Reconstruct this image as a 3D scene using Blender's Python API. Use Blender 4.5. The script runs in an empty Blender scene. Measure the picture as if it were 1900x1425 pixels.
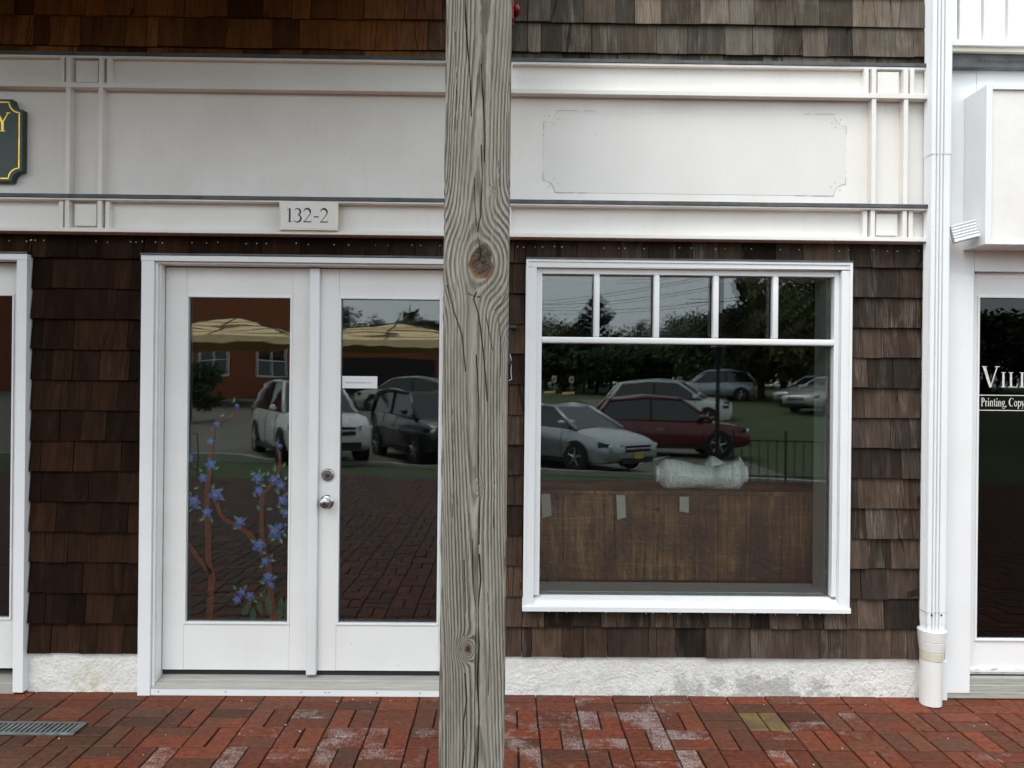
import bpy, bmesh, math, random
import numpy as np
from mathutils import Matrix, Vector

R = math.radians
rnd = random.Random(11)
sc = bpy.context.scene
col = sc.collection

# ------------------------------------------------------------------ camera
F = 1427.0                      # focal length in pixels of the 1900 x 1425 photograph
CAM = Vector((0.0, -4.0, 1.613))
ROT = (Matrix.Rotation(R(-0.55), 3, 'Z') @ Matrix.Rotation(R(90.0), 3, 'X') @ Matrix.Rotation(R(0.58), 3, 'Z'))
cd = bpy.data.cameras.new('camera')
cd.sensor_fit = 'HORIZONTAL'
cd.sensor_width = 36.0
cd.lens = F * 36.0 / 1900.0
cd.clip_start = 0.05
cd.clip_end = 2000.0
cam = bpy.data.objects.new('camera', cd)
cam.matrix_world = Matrix.Translation(CAM) @ ROT.to_4x4()
col.objects.link(cam)
sc.camera = cam

# ------------------------------------------------------------------ sky and sun (overcast)
SUN_EL, SUN_AZ = R(58.0), R(215.0)      # azimuth clockwise from +Y
w = bpy.data.worlds.new('World')
sc.world = w
w.use_nodes = True
nt = w.node_tree
nt.nodes.clear()
wo = nt.nodes.new('ShaderNodeOutputWorld')
bg = nt.nodes.new('ShaderNodeBackground')
sky = nt.nodes.new('ShaderNodeTexSky')
sky.sky_type = 'NISHITA'
sky.sun_disc = False
sky.sun_elevation = SUN_EL
sky.sun_rotation = SUN_AZ
sky.air_density = 1.0
sky.dust_density = 6.0
sky.ozone_density = 1.0
hs = nt.nodes.new('ShaderNodeHueSaturation')
hs.inputs['Saturation'].default_value = 0.22
mxw = nt.nodes.new('ShaderNodeMix')
mxw.data_type = 'RGBA'
mxw.inputs['Factor'].default_value = 0.72
mxw.inputs['B'].default_value = (9.9, 10.9, 11.7, 1)     # even grey cloud cover
nt.links.new(sky.outputs['Color'], hs.inputs['Color'])
nt.links.new(hs.outputs['Color'], mxw.inputs['A'])
nt.links.new(mxw.outputs['Result'], bg.inputs['Color'])
bg.inputs['Strength'].default_value = 0.13
nt.links.new(bg.outputs['Background'], wo.inputs['Surface'])

sd = bpy.data.lights.new('sun', 'SUN')
sd.energy = 1.2
sd.angle = R(35.0)
sd.color = (1.0, 0.96, 0.9)
sun = bpy.data.objects.new('sun', sd)
dirv = Vector((math.sin(SUN_AZ) * math.cos(SUN_EL), math.cos(SUN_AZ) * math.cos(SUN_EL), math.sin(SUN_EL)))
sun.rotation_euler = dirv.to_track_quat('Z', 'Y').to_euler()
sun.location = (0, -6, 30)
col.objects.link(sun)

sc.view_settings.view_transform = 'Standard'
sc.view_settings.look = 'None'
sc.view_settings.gamma = 1.0
sc.view_settings.use_curve_mapping = False
sc.view_settings.exposure = 0.64
sc.render.engine = 'CYCLES'
sc.cycles.use_denoising = True
sc.cycles.max_bounces = 10
sc.cycles.diffuse_bounces = 4
sc.cycles.glossy_bounces = 5
sc.cycles.transparent_max_bounces = 16
sc.cycles.sample_clamp_indirect = 6.0
sc.cycles.caustics_reflective = False

# ------------------------------------------------------------------ helpers
def W(u, v, Y=0.0):
    """photograph pixel -> point on the plane at depth Y of the facade"""
    d = ROT @ Vector(((u - 950.0) / F, -(v - 712.5) / F, -1.0))
    return CAM + d * ((Y + 4.0) / d.y)
def X(u, v, Y=0.0): return W(u, v, Y).x
def Z(u, v, Y=0.0): return W(u, v, Y).z
def G(u, v, z=0.0):
    d = ROT @ Vector(((u - 950.0) / F, -(v - 712.5) / F, -1.0))
    p = CAM + d * ((z - CAM.z) / d.z)
    return p.x, p.y

def tag(o, label=None, cat=None, group=None, kind=None):
    if label: o['label'] = label
    if cat: o['category'] = cat
    if group: o['group'] = group
    if kind: o['kind'] = kind
    return o

def thing(name, label, cat, loc=(0, 0, 0), rz=0.0, group=None):
    o = bpy.data.objects.new(name, None)
    o.empty_display_size = 0.1
    o.location = loc
    o.rotation_euler = (0, 0, rz)
    col.objects.link(o)
    return tag(o, label, cat, group)

def put(o, parent, local=False):
    col.objects.link(o)
    if parent is not None:
        o.parent = parent
        if not local:
            top = parent
            if top.type == 'EMPTY':
                o.matrix_parent_inverse = Matrix.Translation(-Vector(top.location))
    return o

class MB:
    def __init__(s): s.v = []; s.f = []
    def add(s, vs, fs):
        b = len(s.v)
        s.v += [tuple(p) for p in vs]
        s.f += [tuple(b + i for i in f) for f in fs]
        return s
    def box(s, x0, x1, y0, y1, z0, z1):
        if x0 > x1: x0, x1 = x1, x0
        if y0 > y1: y0, y1 = y1, y0
        if z0 > z1: z0, z1 = z1, z0
        return s.add([(x0,y0,z0),(x1,y0,z0),(x1,y1,z0),(x0,y1,z0),(x0,y0,z1),(x1,y0,z1),(x1,y1,z1),(x0,y1,z1)],
              [(0,3,2,1),(4,5,6,7),(0,1,5,4),(1,2,6,5),(2,3,7,6),(3,0,4,7)])
    def prism(s, poly, y0, y1):
        """polygon in XZ (counter-clockwise seen from -Y), extruded from y0 (front) to y1 (back)"""
        n = len(poly)
        vs = [(x, y0, z) for x, z in poly] + [(x, y1, z) for x, z in poly]
        fs = [tuple(range(n)), tuple(range(2*n-1, n-1, -1))]
        fs += [(i, i+n, (i+1) % n + n, (i+1) % n) for i in range(n)]
        return s.add(vs, fs)
    def prism_z(s, poly, z0, z1):
        n = len(poly)
        vs = [(x, y, z0) for x, y in poly] + [(x, y, z1) for x, y in poly]
        fs = [tuple(range(n-1, -1, -1)), tuple(range(n, 2*n))]
        fs += [(i, (i+1) % n, (i+1) % n + n, i+n) for i in range(n)]
        return s.add(vs, fs)
    def tube(s, pts, r, n=8, cap=True):
        pts = [Vector(p) for p in pts]
        rs = r if isinstance(r, (list, tuple)) else [r] * len(pts)
        b = len(s.v)
        up = None
        for i, p in enumerate(pts):
            d = (pts[min(i+1, len(pts)-1)] - pts[max(i-1, 0)]).normalized()
            if up is None:
                up = Vector((0, 0, 1)) if abs(d.z) < 0.9 else Vector((1, 0, 0))
            a = d.cross(up).normalized()
            c = a.cross(d).normalized()
            up = c
            for k in range(n):
                t = 2 * math.pi * k / n
                s.v.append(tuple(p + (a * math.cos(t) + c * math.sin(t)) * rs[i]))
        for i in range(len(pts) - 1):
            for k in range(n):
                k2 = (k + 1) % n
                s.f.append((b+i*n+k, b+(i+1)*n+k, b+(i+1)*n+k2, b+i*n+k2))
        if cap:
            s.f.append(tuple(b + k for k in range(n)))
            e = b + (len(pts)-1)*n
            s.f.append(tuple(e + k for k in range(n-1, -1, -1)))
        return s
    def lathe(s, prof, c=(0,0,0), axis='Z', n=24, cap=True):
        """profile [(radius, height)]"""
        b = len(s.v)
        c = Vector(c)
        for r, h in prof:
            for k in range(n):
                t = 2*math.pi*k/n
                q = {'Z': (r*math.cos(t), r*math.sin(t), h), 'Y': (r*math.cos(t), h, -r*math.sin(t)),
                     'X': (h, r*math.cos(t), r*math.sin(t))}[axis]
                s.v.append(tuple(c + Vector(q)))
        for i in range(len(prof)-1):
            for k in range(n):
                k2 = (k+1) % n
                s.f.append((b+i*n+k, b+i*n+k2, b+(i+1)*n+k2, b+(i+1)*n+k))
        if cap:
            s.f.append(tuple(b + k for k in range(n-1, -1, -1)))
            e = b+(len(prof)-1)*n
            s.f.append(tuple(e + k for k in range(n)))
        return s
    def stroke(s, pts, wd, Y):
        """flat ribbon in the XZ plane"""
        n = len(pts)
        ws = wd if isinstance(wd, (list, tuple)) else [wd]*n
        if len(ws) != n: ws = list(np.interp(np.linspace(0, 1, n), np.linspace(0, 1, len(ws)), ws))
        b = len(s.v)
        for i, (x, z) in enumerate(pts):
            x0, z0 = pts[max(i-1, 0)]; x1, z1 = pts[min(i+1, n-1)]
            dx, dz = x1-x0, z1-z0
            L = math.hypot(dx, dz) or 1
            nx, nz = -dz/L, dx/L
            s.v.append((x - nx*ws[i]/2, Y, z - nz*ws[i]/2))
            s.v.append((x + nx*ws[i]/2, Y, z + nz*ws[i]/2))
        for i in range(n-1):
            s.f.append((b+2*i, b+2*i+2, b+2*i+3, b+2*i+1))
        return s
    def mesh(s, name):
        m = bpy.data.meshes.new(name)
        m.from_pydata(s.v, [], s.f)
        m.update()
        return m
    def build(s, name, mat, parent=None, bevel=0.0, smooth=False, local=False):
        m = s.mesh(name)
        if bevel:
            bm = bmesh.new(); bm.from_mesh(m)
            bmesh.ops.remove_doubles(bm, verts=bm.verts, dist=1e-6)
            es = [e for e in bm.edges if len(e.link_faces) == 2 and e.calc_face_angle(0) > 0.5]
            bmesh.ops.bevel(bm, geom=es, offset=bevel, segments=2, profile=0.6, affect='EDGES', clamp_overlap=True)
            bm.to_mesh(m); bm.free()
        if smooth:
            for p in m.polygons: p.use_smooth = True
            if smooth == 'auto':
                m.set_sharp_from_angle(angle=R(35))
        if mat: m.materials.append(mat)
        return put(bpy.data.objects.new(name, m), parent, local)

# ------------------------------------------------------------------ materials
def node(nt, typ, ins=None, **props):
    nd = nt.nodes.new(typ)
    for k, v in props.items(): setattr(nd, k, v)
    for k, v in (ins or {}).items():
        if isinstance(v, bpy.types.NodeSocket): nt.links.new(v, nd.inputs[k])
        else: nd.inputs[k].default_value = v
    return nd
def new_mat(name):
    m = bpy.data.materials.new(name)
    m.use_nodes = True
    t = m.node_tree
    return m, t, t.nodes['Principled BSDF']
def c4(c): return (c[0], c[1], c[2], 1.0)
def mixc(t, fac, a, b, blend='MIX'):
    n = node(t, 'ShaderNodeMix', data_type='RGBA', blend_type=blend)
    for key, val in (('Factor', fac), ('A', a), ('B', b)):
        if isinstance(val, bpy.types.NodeSocket): t.links.new(val, n.inputs[key])
        else: n.inputs[key].default_value = val if key == 'Factor' else c4(val)
    return n.outputs['Result']
def ramp(t, fac, lo, hi):
    n = node(t, 'ShaderNodeMapRange', {'Value': fac, 'From Min': lo, 'From Max': hi}, clamp=True)
    return n.outputs['Result']
def mth(t, op, a, b=0.0):
    n = node(t, 'ShaderNodeMath', operation=op)
    for i, val in enumerate((a, b)):
        if isinstance(val, bpy.types.NodeSocket): t.links.new(val, n.inputs[i])
        else: n.inputs[i].default_value = val
    return n.outputs[0]
def pos(t, scale=(1, 1, 1), offset=None):
    g = node(t, 'ShaderNodeNewGeometry')
    v = g.outputs['Position']
    if offset is not None:
        v = node(t, 'ShaderNodeVectorMath', {0: v, 1: offset}, operation='ADD').outputs[0]
    return node(t, 'ShaderNodeVectorMath', {0: v, 1: scale}, operation='MULTIPLY').outputs[0]
def noise(t, vec, scale=5.0, detail=4.0, rough=0.55, dist=0.0):
    return node(t, 'ShaderNodeTexNoise', {'Vector': vec, 'Scale': scale, 'Detail': detail, 'Roughness': rough, 'Distortion': dist}).outputs['Fac']
def bump(t, b, h, strength=0.3, dist=0.01):
    n = node(t, 'ShaderNodeBump', {'Height': h, 'Strength': strength, 'Distance': dist})
    t.links.new(n.outputs[0], b.inputs['Normal'])
def simple(name, c, rough=0.5, metal=0.0, var=0.12, scale=8.0, coat=0.0, spec=0.5, stretch=(1,1,1), bmp=0.0):
    m, t, b = new_mat(name)
    n = noise(t, pos(t, stretch), scale)
    a = [x*(1-var) for x in c]; d = [min(1, x*(1+var)) for x in c]
    t.links.new(mixc(t, ramp(t, n, 0.3, 0.7), a, d), b.inputs['Base Color'])
    b.inputs['Roughness'].default_value = rough
    b.inputs['Metallic'].default_value = metal
    b.inputs['Coat Weight'].default_value = coat
    b.inputs['Coat Roughness'].default_value = 0.04
    b.inputs['Specular IOR Level'].default_value = spec
    if bmp: bump(t, b, n, bmp)
    return m

def painted(name, c, dirt, amount=0.5, rough=0.42, streak=0.5, speck=True, grain=0.06):
    """old exterior paint: faint brush grain, cloudy dirt, rain streaks, a few dark specks"""
    m, t, b = new_mat(name)
    n1 = noise(t, pos(t, (1.3, 1.3, 1.3)), 2.2, 6.0, 0.6)
    n2 = noise(t, pos(t, (14, 14, 0.9)), 3.0, 4.0, 0.6)
    g = mth(t, 'MULTIPLY', ramp(t, n1, 0.38, 0.78), amount)
    g2 = mth(t, 'MULTIPLY', ramp(t, n2, 0.52, 0.85), amount * 0.7 * streak)
    c1 = mixc(t, g, c, dirt)
    c2 = mixc(t, g2, c1, dirt)
    if speck:
        vo = node(t, 'ShaderNodeTexVoronoi', {'Vector': pos(t), 'Scale': 26.0}).outputs['Distance']
        n3 = noise(t, pos(t), 3.5, 3.0)
        sp = mth(t, 'MULTIPLY', mth(t, 'LESS_THAN', vo, 0.055), ramp(t, n3, 0.55, 0.62))
        c2 = mixc(t, mth(t, 'MULTIPLY', sp, 0.75), c2, (0.12, 0.1, 0.085))
    t.links.new(c2, b.inputs['Base Color'])
    r = noise(t, pos(t), 9.0, 3.0)
    t.links.new(node(t, 'ShaderNodeMapRange', {'Value': r, 'To Min': rough - .08, 'To Max': rough + .14}).outputs[0], b.inputs['Roughness'])
    bump(t, b, noise(t, pos(t, (30, 30, 12)), 4.0, 3.0), grain, 0.004)
    return m

M = {}
M['fascia'] = painted('old white fascia paint', (0.81, 0.795, 0.76), (0.60, 0.55, 0.485), 0.38)
M['door'] = painted('white door paint', (0.80, 0.80, 0.785), (0.62, 0.60, 0.56), 0.34)
M['trim'] = painted('white trim paint', (0.79, 0.805, 0.81), (0.62, 0.615, 0.59), 0.28, speck=False)
M['vinyl'] = painted('white aluminium paint', (0.79, 0.81, 0.82), (0.60, 0.61, 0.60), 0.28, 0.34, 0.0, True, 0.0)
M['pvc'] = painted('white pvc', (0.78, 0.78, 0.76), (0.55, 0.53, 0.46), 0.4, 0.3)
M['ring'] = painted('yellowed pvc', (0.62, 0.59, 0.47), (0.5, 0.46, 0.34), 0.4, 0.3)
M['paintedshade'] = simple('grey grime in grooves', (0.36, 0.37, 0.37), 0.8, var=0.3, scale=5)  # flat grey standing in for shade in the downspout flutes
M['lead'] = simple('lead flashing', (0.075, 0.08, 0.085), 0.55, 0.0, 0.35, 14.0)
M['ghost'] = painted('patched paint', (0.735, 0.725, 0.70), (0.60, 0.56, 0.51), 0.30)
M['ghostline'] = simple('old paint edge', (0.46, 0.44, 0.41), 0.8)
M['threshold'] = simple('weathered grey sill', (0.34, 0.335, 0.30), 0.6, 0, 0.22, 6.0, stretch=(1, 30, 30))
M['blackgap'] = simple('black weatherstrip', (0.010, 0.010, 0.011), 0.6)
M['black'] = simple('black lettering', (0.012, 0.012, 0.012), 0.5)
M['letter'] = simple('pale vinyl lettering', (0.62, 0.62, 0.58), 0.5, var=0.2, scale=60)
M['cream'] = painted('cream plaque', (0.78, 0.77, 0.73), (0.66, 0.63, 0.57), 0.2, speck=False)
M['creamedge'] = simple('cream plaque border', (0.78, 0.74, 0.62), 0.45)
M['green'] = simple('dark green sign enamel', (0.009, 0.036, 0.027), 0.35, var=0.25, scale=30)
M['gold'] = simple('gold leaf', (0.75, 0.50, 0.09), 0.32, 0.85, 0.2, 40)
M['chrome'] = simple('satin nickel', (0.42, 0.42, 0.41), 0.22, 1.0, 0.1)
M['darkmetal'] = simple('dark lock metal', (0.10, 0.10, 0.10), 0.35, 0.9, 0.2)
M['grate'] = simple('galvanised grate', (0.20, 0.215, 0.21), 0.5, 0.5, 0.3, 20)
M['pit'] = simple('drain pit', (0.012, 0.011, 0.010), 0.9)
M['iron'] = simple('black iron', (0.012, 0.012, 0.013), 0.45)
M['red'] = simple('red enamel', (0.28, 0.012, 0.02), 0.35)
M['paper'] = simple('white paper', (0.72, 0.74, 0.75), 0.6, var=0.05)
M['ink'] = simple('grey ink', (0.10, 0.10, 0.11), 0.7)
M['nail'] = simple('galvanised nail', (0.62, 0.62, 0.60), 0.4, 0.3)
M['tape'] = simple('masking tape', (0.62, 0.63, 0.54), 0.7, var=0.1, scale=60)
M['reveal'] = simple('pale window return', (0.78, 0.83, 0.83), 0.5, var=0.06)
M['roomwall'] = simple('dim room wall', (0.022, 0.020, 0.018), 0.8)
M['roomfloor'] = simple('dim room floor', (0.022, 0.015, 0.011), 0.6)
M['soffit'] = simple('brown cedar soffit', (0.13, 0.06, 0.026), 0.7, stretch=(1, 12, 1), scale=3)
M['backing'] = simple('black building paper', (0.008, 0.007, 0.006), 0.9)

# shingles: object colour carries the tone of each shingle
def shingle_mat():
    m, t, b = new_mat('cedar shingle')
    oi = node(t, 'ShaderNodeObjectInfo')
    off = mth(t, 'MULTIPLY', oi.outputs['Random'], 73.0)
    ov = node(t, 'ShaderNodeCombineXYZ', {'X': off, 'Y': off, 'Z': off}).outputs[0]
    fine = noise(t, pos(t, (80, 10, 2.2), ov), 3.0, 5.0, 0.6)
    wide = noise(t, pos(t, (13, 4, 2.6), ov), 1.4, 4.0, 0.6, 0.5)
    patch = noise(t, pos(t, (7, 2, 6), ov), 1.4, 3.0)
    oc = oi.outputs['Color']
    dark = mixc(t, 1.0, oc, (0.48, 0.45, 0.43), 'MULTIPLY')
    light = mixc(t, 1.0, oc, (1.55, 1.50, 1.46), 'MULTIPLY')
    f = mth(t, 'ADD', mth(t, 'MULTIPLY', fine, 0.55), mth(t, 'MULTIPLY', wide, 0.55))
    c1 = mixc(t, ramp(t, f, 0.33, 0.78), dark, light)
    # silvery weathered streaks, strong where alpha is high
    sv = mth(t, 'MULTIPLY', ramp(t, wide, 0.50, 0.70), mth(t, 'MULTIPLY', ramp(t, fine, 0.40, 0.62), oi.outputs['Alpha']))
    c2 = mixc(t, sv, c1, (0.30, 0.275, 0.25))
    c3 = mixc(t, mth(t, 'MULTIPLY', ramp(t, patch, 0.56, 0.75), 0.55), c2, dark)
    # hairline splits
    cr = node(t, 'ShaderNodeTexVoronoi', {'Vector': pos(t, (15, 1, 0.6), ov), 'Scale': 1.0}, feature='DISTANCE_TO_EDGE').outputs['Distance']
    c4_ = mixc(t, mth(t, 'MULTIPLY', mth(t, 'LESS_THAN', cr, 0.010), 0.6), c3, (0.006, 0.005, 0.004))
    t.links.new(c4_, b.inputs['Base Color'])
    b.inputs['Roughness'].default_value = 0.85
    b.inputs['Specular IOR Level'].default_value = 0.08
    bump(t, b, mth(t, 'ADD', fine, mth(t, 'MULTIPLY', cr, 0.4)), 0.55, 0.006)
    return m
M['shingle'] = shingle_mat()

def brick_mat(from_attr):
    m, t, b = new_mat('brick paver far' if from_attr else 'brick paver')
    if from_attr:
        at = node(t, 'ShaderNodeAttribute', attribute_name='tone')
        cc, al = at.outputs['Color'], at.outputs['Alpha']
    else:
        oi = node(t, 'ShaderNodeObjectInfo')
        cc, al = oi.outputs['Color'], oi.outputs['Alpha']
    n1 = noise(t, pos(t), 38.0, 5.0, 0.65)
    n2 = noise(t, pos(t), 7.0, 4.0, 0.6)
    n3 = noise(t, pos(t), 125.0, 3.0, 0.75)
    dk = mixc(t, 1.0, cc, (0.50, 0.50, 0.52), 'MULTIPLY')
    lt = mixc(t, 1.0, cc, (1.35, 1.32, 1.3), 'MULTIPLY')
    c1 = mixc(t, ramp(t, n1, 0.32, 0.70), dk, lt)
    c1 = mixc(t, mth(t, 'MULTIPLY', ramp(t, n2, 0.50, 0.75), 0.45), c1, (0.075, 0.052, 0.036))
    # lime bloom: grainy, patchy, strongest on bricks with a high alpha
    big = noise(t, pos(t), 1.9, 4.0, 0.6)
    moss = noise(t, pos(t, (1, 1, 1), (7.3, 2.1, 0.0)), 2.4, 5.0, 0.65)
    c1 = mixc(t, mth(t, 'MULTIPLY', ramp(t, moss, 0.47, 0.70), 0.42), c1, (0.058, 0.040, 0.024))
    th = mth(t, 'SUBTRACT', 1.02, mth(t, 'ADD', mth(t, 'MULTIPLY', al, 0.31), mth(t, 'MULTIPLY', big, 0.46)))
    mixn = mth(t, 'ADD', mth(t, 'MULTIPLY', n2, 0.55), mth(t, 'ADD', mth(t, 'MULTIPLY', n3, 0.30), mth(t, 'MULTIPLY', n1, 0.2)))
    bl = node(t, 'ShaderNodeMapRange', {'Value': mth(t, 'SUBTRACT', mixn, th), 'From Min': 0.0, 'From Max': 0.13}, clamp=True).outputs[0]
    bl = mth(t, 'MULTIPLY', bl, ramp(t, n3, 0.40, 0.58))
    c2 = mixc(t, mth(t, 'MULTIPLY', bl, 0.75), c1, (0.42, 0.36, 0.35))
    t.links.new(c2, b.inputs['Base Color'])
    t.links.new(node(t, 'ShaderNodeMapRange', {'Value': n2, 'To Min': 0.45, 'To Max': 0.85}).outputs[0], b.inputs['Roughness'])
    b.inputs['Specular IOR Level'].default_value = 0.22
    bump(t, b, mth(t, 'ADD', n1, n2), 0.6, 0.006)
    return m
M['brick'] = brick_mat(False)
M['brickfar'] = brick_mat(True)
def stained_brick():
    m, t, b = new_mat('brick with old yellow paint')
    n1 = noise(t, pos(t), 45.0, 5.0, 0.65)
    n2 = noise(t, pos(t), 9.0, 4.0)
    c1 = mixc(t, ramp(t, n1, 0.35, 0.65), (0.09, 0.045, 0.025), (0.13, 0.07, 0.04))
    c2 = mixc(t, mth(t, 'MULTIPLY', ramp(t, mth(t, 'ADD', mth(t,'MULTIPLY',n2,0.6), mth(t,'MULTIPLY',n1,0.5)), 0.48, 0.66), 0.75), c1, (0.17, 0.125, 0.018))
    t.links.new(c2, b.inputs['Base Color'])
    b.inputs['Roughness'].default_value = 0.6
    bump(t, b, n1, 0.35, 0.004)
    return m
M['yellowbrick'] = stained_brick()
M['sand'] = simple('dark joint sand', (0.035, 0.026, 0.020), 0.9, var=0.4, scale=40)

def stucco():
    m, t, b = new_mat('white stucco plinth')
    g = node(t, 'ShaderNodeNewGeometry')
    sx = node(t, 'ShaderNodeSeparateXYZ', {0: g.outputs['Position']})
    n1 = noise(t, pos(t), 16.0, 6.0, 0.7)
    n2 = noise(t, pos(t), 120.0, 4.0, 0.7)
    n3 = noise(t, pos(t), 3.0, 4.0)
    base = mixc(t, ramp(t, n1, 0.35, 0.8), (0.80, 0.795, 0.76), (0.64, 0.63, 0.59))
    # black mould colony low on the right, where the wall stays wet
    def spot(cx, wx, zt):
        d = mth(t, 'ABSOLUTE', mth(t, 'SUBTRACT', sx.outputs['X'], cx))
        fx = node(t, 'ShaderNodeMapRange', {'Value': d, 'From Min': wx, 'From Max': wx * 0.2}, clamp=True).outputs[0]
        fz = node(t, 'ShaderNodeMapRange', {'Value': sx.outputs['Z'], 'From Min': zt, 'From Max': 0.02}, clamp=True).outputs[0]
        return mth(t, 'MULTIPLY', fx, fz)
    mask = mth(t, 'ADD', spot(1.45, 0.75, 0.20), mth(t, 'MULTIPLY', spot(0.9, 1.7, 0.24), 0.75))
    gr = node(t, 'ShaderNodeMapRange', {'Value': mth(t, 'ADD', mth(t, 'MULTIPLY', n2, 0.62), mth(t, 'MULTIPLY', mth(t, 'MULTIPLY', mask, ramp(t, noise(t, pos(t), 9.0, 6.0, .7), .30, .66)), 0.36)), 'From Min': 0.44, 'From Max': 0.60}, clamp=True).outputs[0]
    c1 = mixc(t, mth(t, 'MULTIPLY', gr, 0.52), base, (0.16, 0.155, 0.14))
    ys = mth(t, 'MULTIPLY', spot(-2.12, 0.14, 0.20), ramp(t, n1, 0.35, 0.6))
    c2 = mixc(t, mth(t, 'MULTIPLY', ys, 0.7), c1, (0.45, 0.38, 0.18))
    c3 = mixc(t, mth(t, 'MULTIPLY', ramp(t, n3, 0.5, 0.75), 0.3), c2, (0.5, 0.48, 0.42))
    t.links.new(c3, b.inputs['Base Color'])
    b.inputs['Roughness'].default_value = 0.85
    bump(t, b, mth(t, 'ADD', n1, mth(t, 'MULTIPLY', noise(t, pos(t), 60.0, 3.0, .6), 0.8)), 1.0, 0.009)
    return m
M['stucco'] = stucco()

def wood_post():
    m, t, b = new_mat('weathered timber')
    at = node(t, 'ShaderNodeAttribute', attribute_name='wood')
    s = node(t, 'ShaderNodeSeparateColor', {0: at.outputs['Color']})
    fib = noise(t, pos(t, (260, 260, 7)), 2.0, 4.0, 0.65)
    cloud = noise(t, pos(t, (9, 9, 1.6)), 1.7, 4.0)
    light = mixc(t, ramp(t, cloud, 0.3, 0.72), (0.345, 0.328, 0.285), (0.225, 0.208, 0.172))
    light = mixc(t, mth(t, 'MULTIPLY', ramp(t, fib, 0.42, 0.70), 0.65), light, (0.105, 0.098, 0.078))
    chk = noise(t, pos(t, (150, 150, 1.6), (3.1, 0, 0.7)), 1.5, 3.0, 0.6)
    light = mixc(t, mth(t, 'MULTIPLY', ramp(t, chk, 0.64, 0.70), 0.7), light, (0.06, 0.055, 0.045))
    st_ = noise(t, pos(t, (14, 14, 3)), 2.0, 5.0, .65)
    light = mixc(t, mth(t, 'MULTIPLY', ramp(t, st_, 0.52, 0.72), 0.4), light, (0.115, 0.112, 0.088))
    dark = mixc(t, ramp(t, fib, 0.35, 0.7), (0.095, 0.087, 0.069), (0.052, 0.047, 0.036))
    c1 = mixc(t, s.outputs[0], light, dark)
    kn = mixc(t, ramp(t, noise(t, pos(t), 45.0, 5.0, 0.7), 0.40, 0.62), (0.035, 0.026, 0.020), (0.085, 0.062, 0.046))
    c2 = mixc(t, s.outputs[1], c1, kn)
    rim = mixc(t, at.outputs['Alpha'], c2, (0.15, 0.066, 0.024))
    c3 = mixc(t, s.outputs[2], rim, (0.008, 0.007, 0.006))
    t.links.new(c3, b.inputs['Base Color'])
    b.inputs['Roughness'].default_value = 0.82
    b.inputs['Specular IOR Level'].default_value = 0.2
    bump(t, b, fib, 0.5, 0.004)
    return m
M['post'] = wood_post()

def glass(name, trans, wave, wscale, refl=2.0, stretch=(1, 1, 1)):
    m = bpy.data.materials.new(name)
    m.use_nodes = True
    t = m.node_tree
    t.nodes.clear()
    o = t.nodes.new('ShaderNodeOutputMaterial')
    h = noise(t, pos(t, stretch), wscale, 2.0, 0.5)
    bp = node(t, 'ShaderNodeBump', {'Height': h, 'Strength': 1.0, 'Distance': wave})
    fr = node(t, 'ShaderNodeFresnel', {'IOR': 1.5})
    fac = mth(t, 'MINIMUM', mth(t, 'MULTIPLY', fr.outputs[0], refl), 1.0)
    gl = node(t, 'ShaderNodeBsdfGlossy', {'Color': (0.97, 1.0, 0.99, 1), 'Roughness': 0.0, 'Normal': bp.outputs[0]})
    tr = node(t, 'ShaderNodeBsdfTransparent', {'Color': c4(trans)})
    mx = node(t, 'ShaderNodeMixShader', {0: fac, 1: tr.outputs[0], 2: gl.outputs[0]})
    t.links.new(mx.outputs[0], o.inputs['Surface'])
    return m
M['winglass'] = glass('window glass', (0.95, 0.98, 0.965), 0.00009, 2.0, 1.9)
M['darkglass'] = glass('tinted shop glass', (0.35, 0.36, 0.35), 0.0004, 2.2, 1.0)
M['doorglass'] = glass('wavy door glass', (0.86, 0.88, 0.86), 0.00055, 2.6, 2.0, (0.40, 1, 2.4))

def planks():
    m, t, b = new_mat('scuffed brown boards')
    v = noise(t, pos(t, (26, 26, 1.6)), 2.0, 5.0, 0.65, 0.5)
    h = noise(t, pos(t, (1.2, 1.2, 22)), 2.5, 4.0)
    n = noise(t, pos(t), 3.0, 4.0)
    c1 = mixc(t, ramp(t, v, 0.36, 0.66), (0.045, 0.020, 0.009), (0.42, 0.23, 0.075))
    c2 = mixc(t, mth(t, 'MULTIPLY', ramp(t, h, 0.52, 0.75), 0.55), c1, (0.5, 0.31, 0.12))
    c3 = mixc(t, mth(t, 'MULTIPLY', ramp(t, n, 0.42, 0.60), 0.9), c2, (0.045, 0.022, 0.015))
    scf = noise(t, pos(t, (5, 5, 30)), 3.0, 6.0, .75)
    c3 = mixc(t, mth(t, 'MULTIPLY', ramp(t, scf, 0.60, 0.70), 0.6), c3, (0.55, 0.38, 0.20))
    t.links.new(c3, b.inputs['Base Color'])
    b.inputs['Roughness'].default_value = 0.6
    bump(t, b, v, 0.3, 0.004)
    return m
M['planks'] = planks()
def bubble():
    m, t, b = new_mat('bubble wrap')
    vo = node(t, 'ShaderNodeTexVoronoi', {'Vector': pos(t, (1, 1, 1)), 'Scale': 60.0}).outputs['Distance']
    t.links.new(mixc(t, ramp(t, vo, 0.1, 0.7), (0.98, 0.98, 0.98), (0.80, 0.84, 0.85)), b.inputs['Base Color'])
    b.inputs['Roughness'].default_value = 0.28
    bump(t, b, mth(t, 'SUBTRACT', 1.0, vo), 0.55, 0.008)
    return m
M['bubble'] = bubble()
M['paintbranch'] = simple('brown glass paint', (0.20, 0.055, 0.020), 0.5, var=0.45, scale=25, stretch=(3,1,1))
M['paintflower'] = simple('blue glass paint', (0.11, 0.18, 0.52), 0.5, var=0.55, scale=70)
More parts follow.
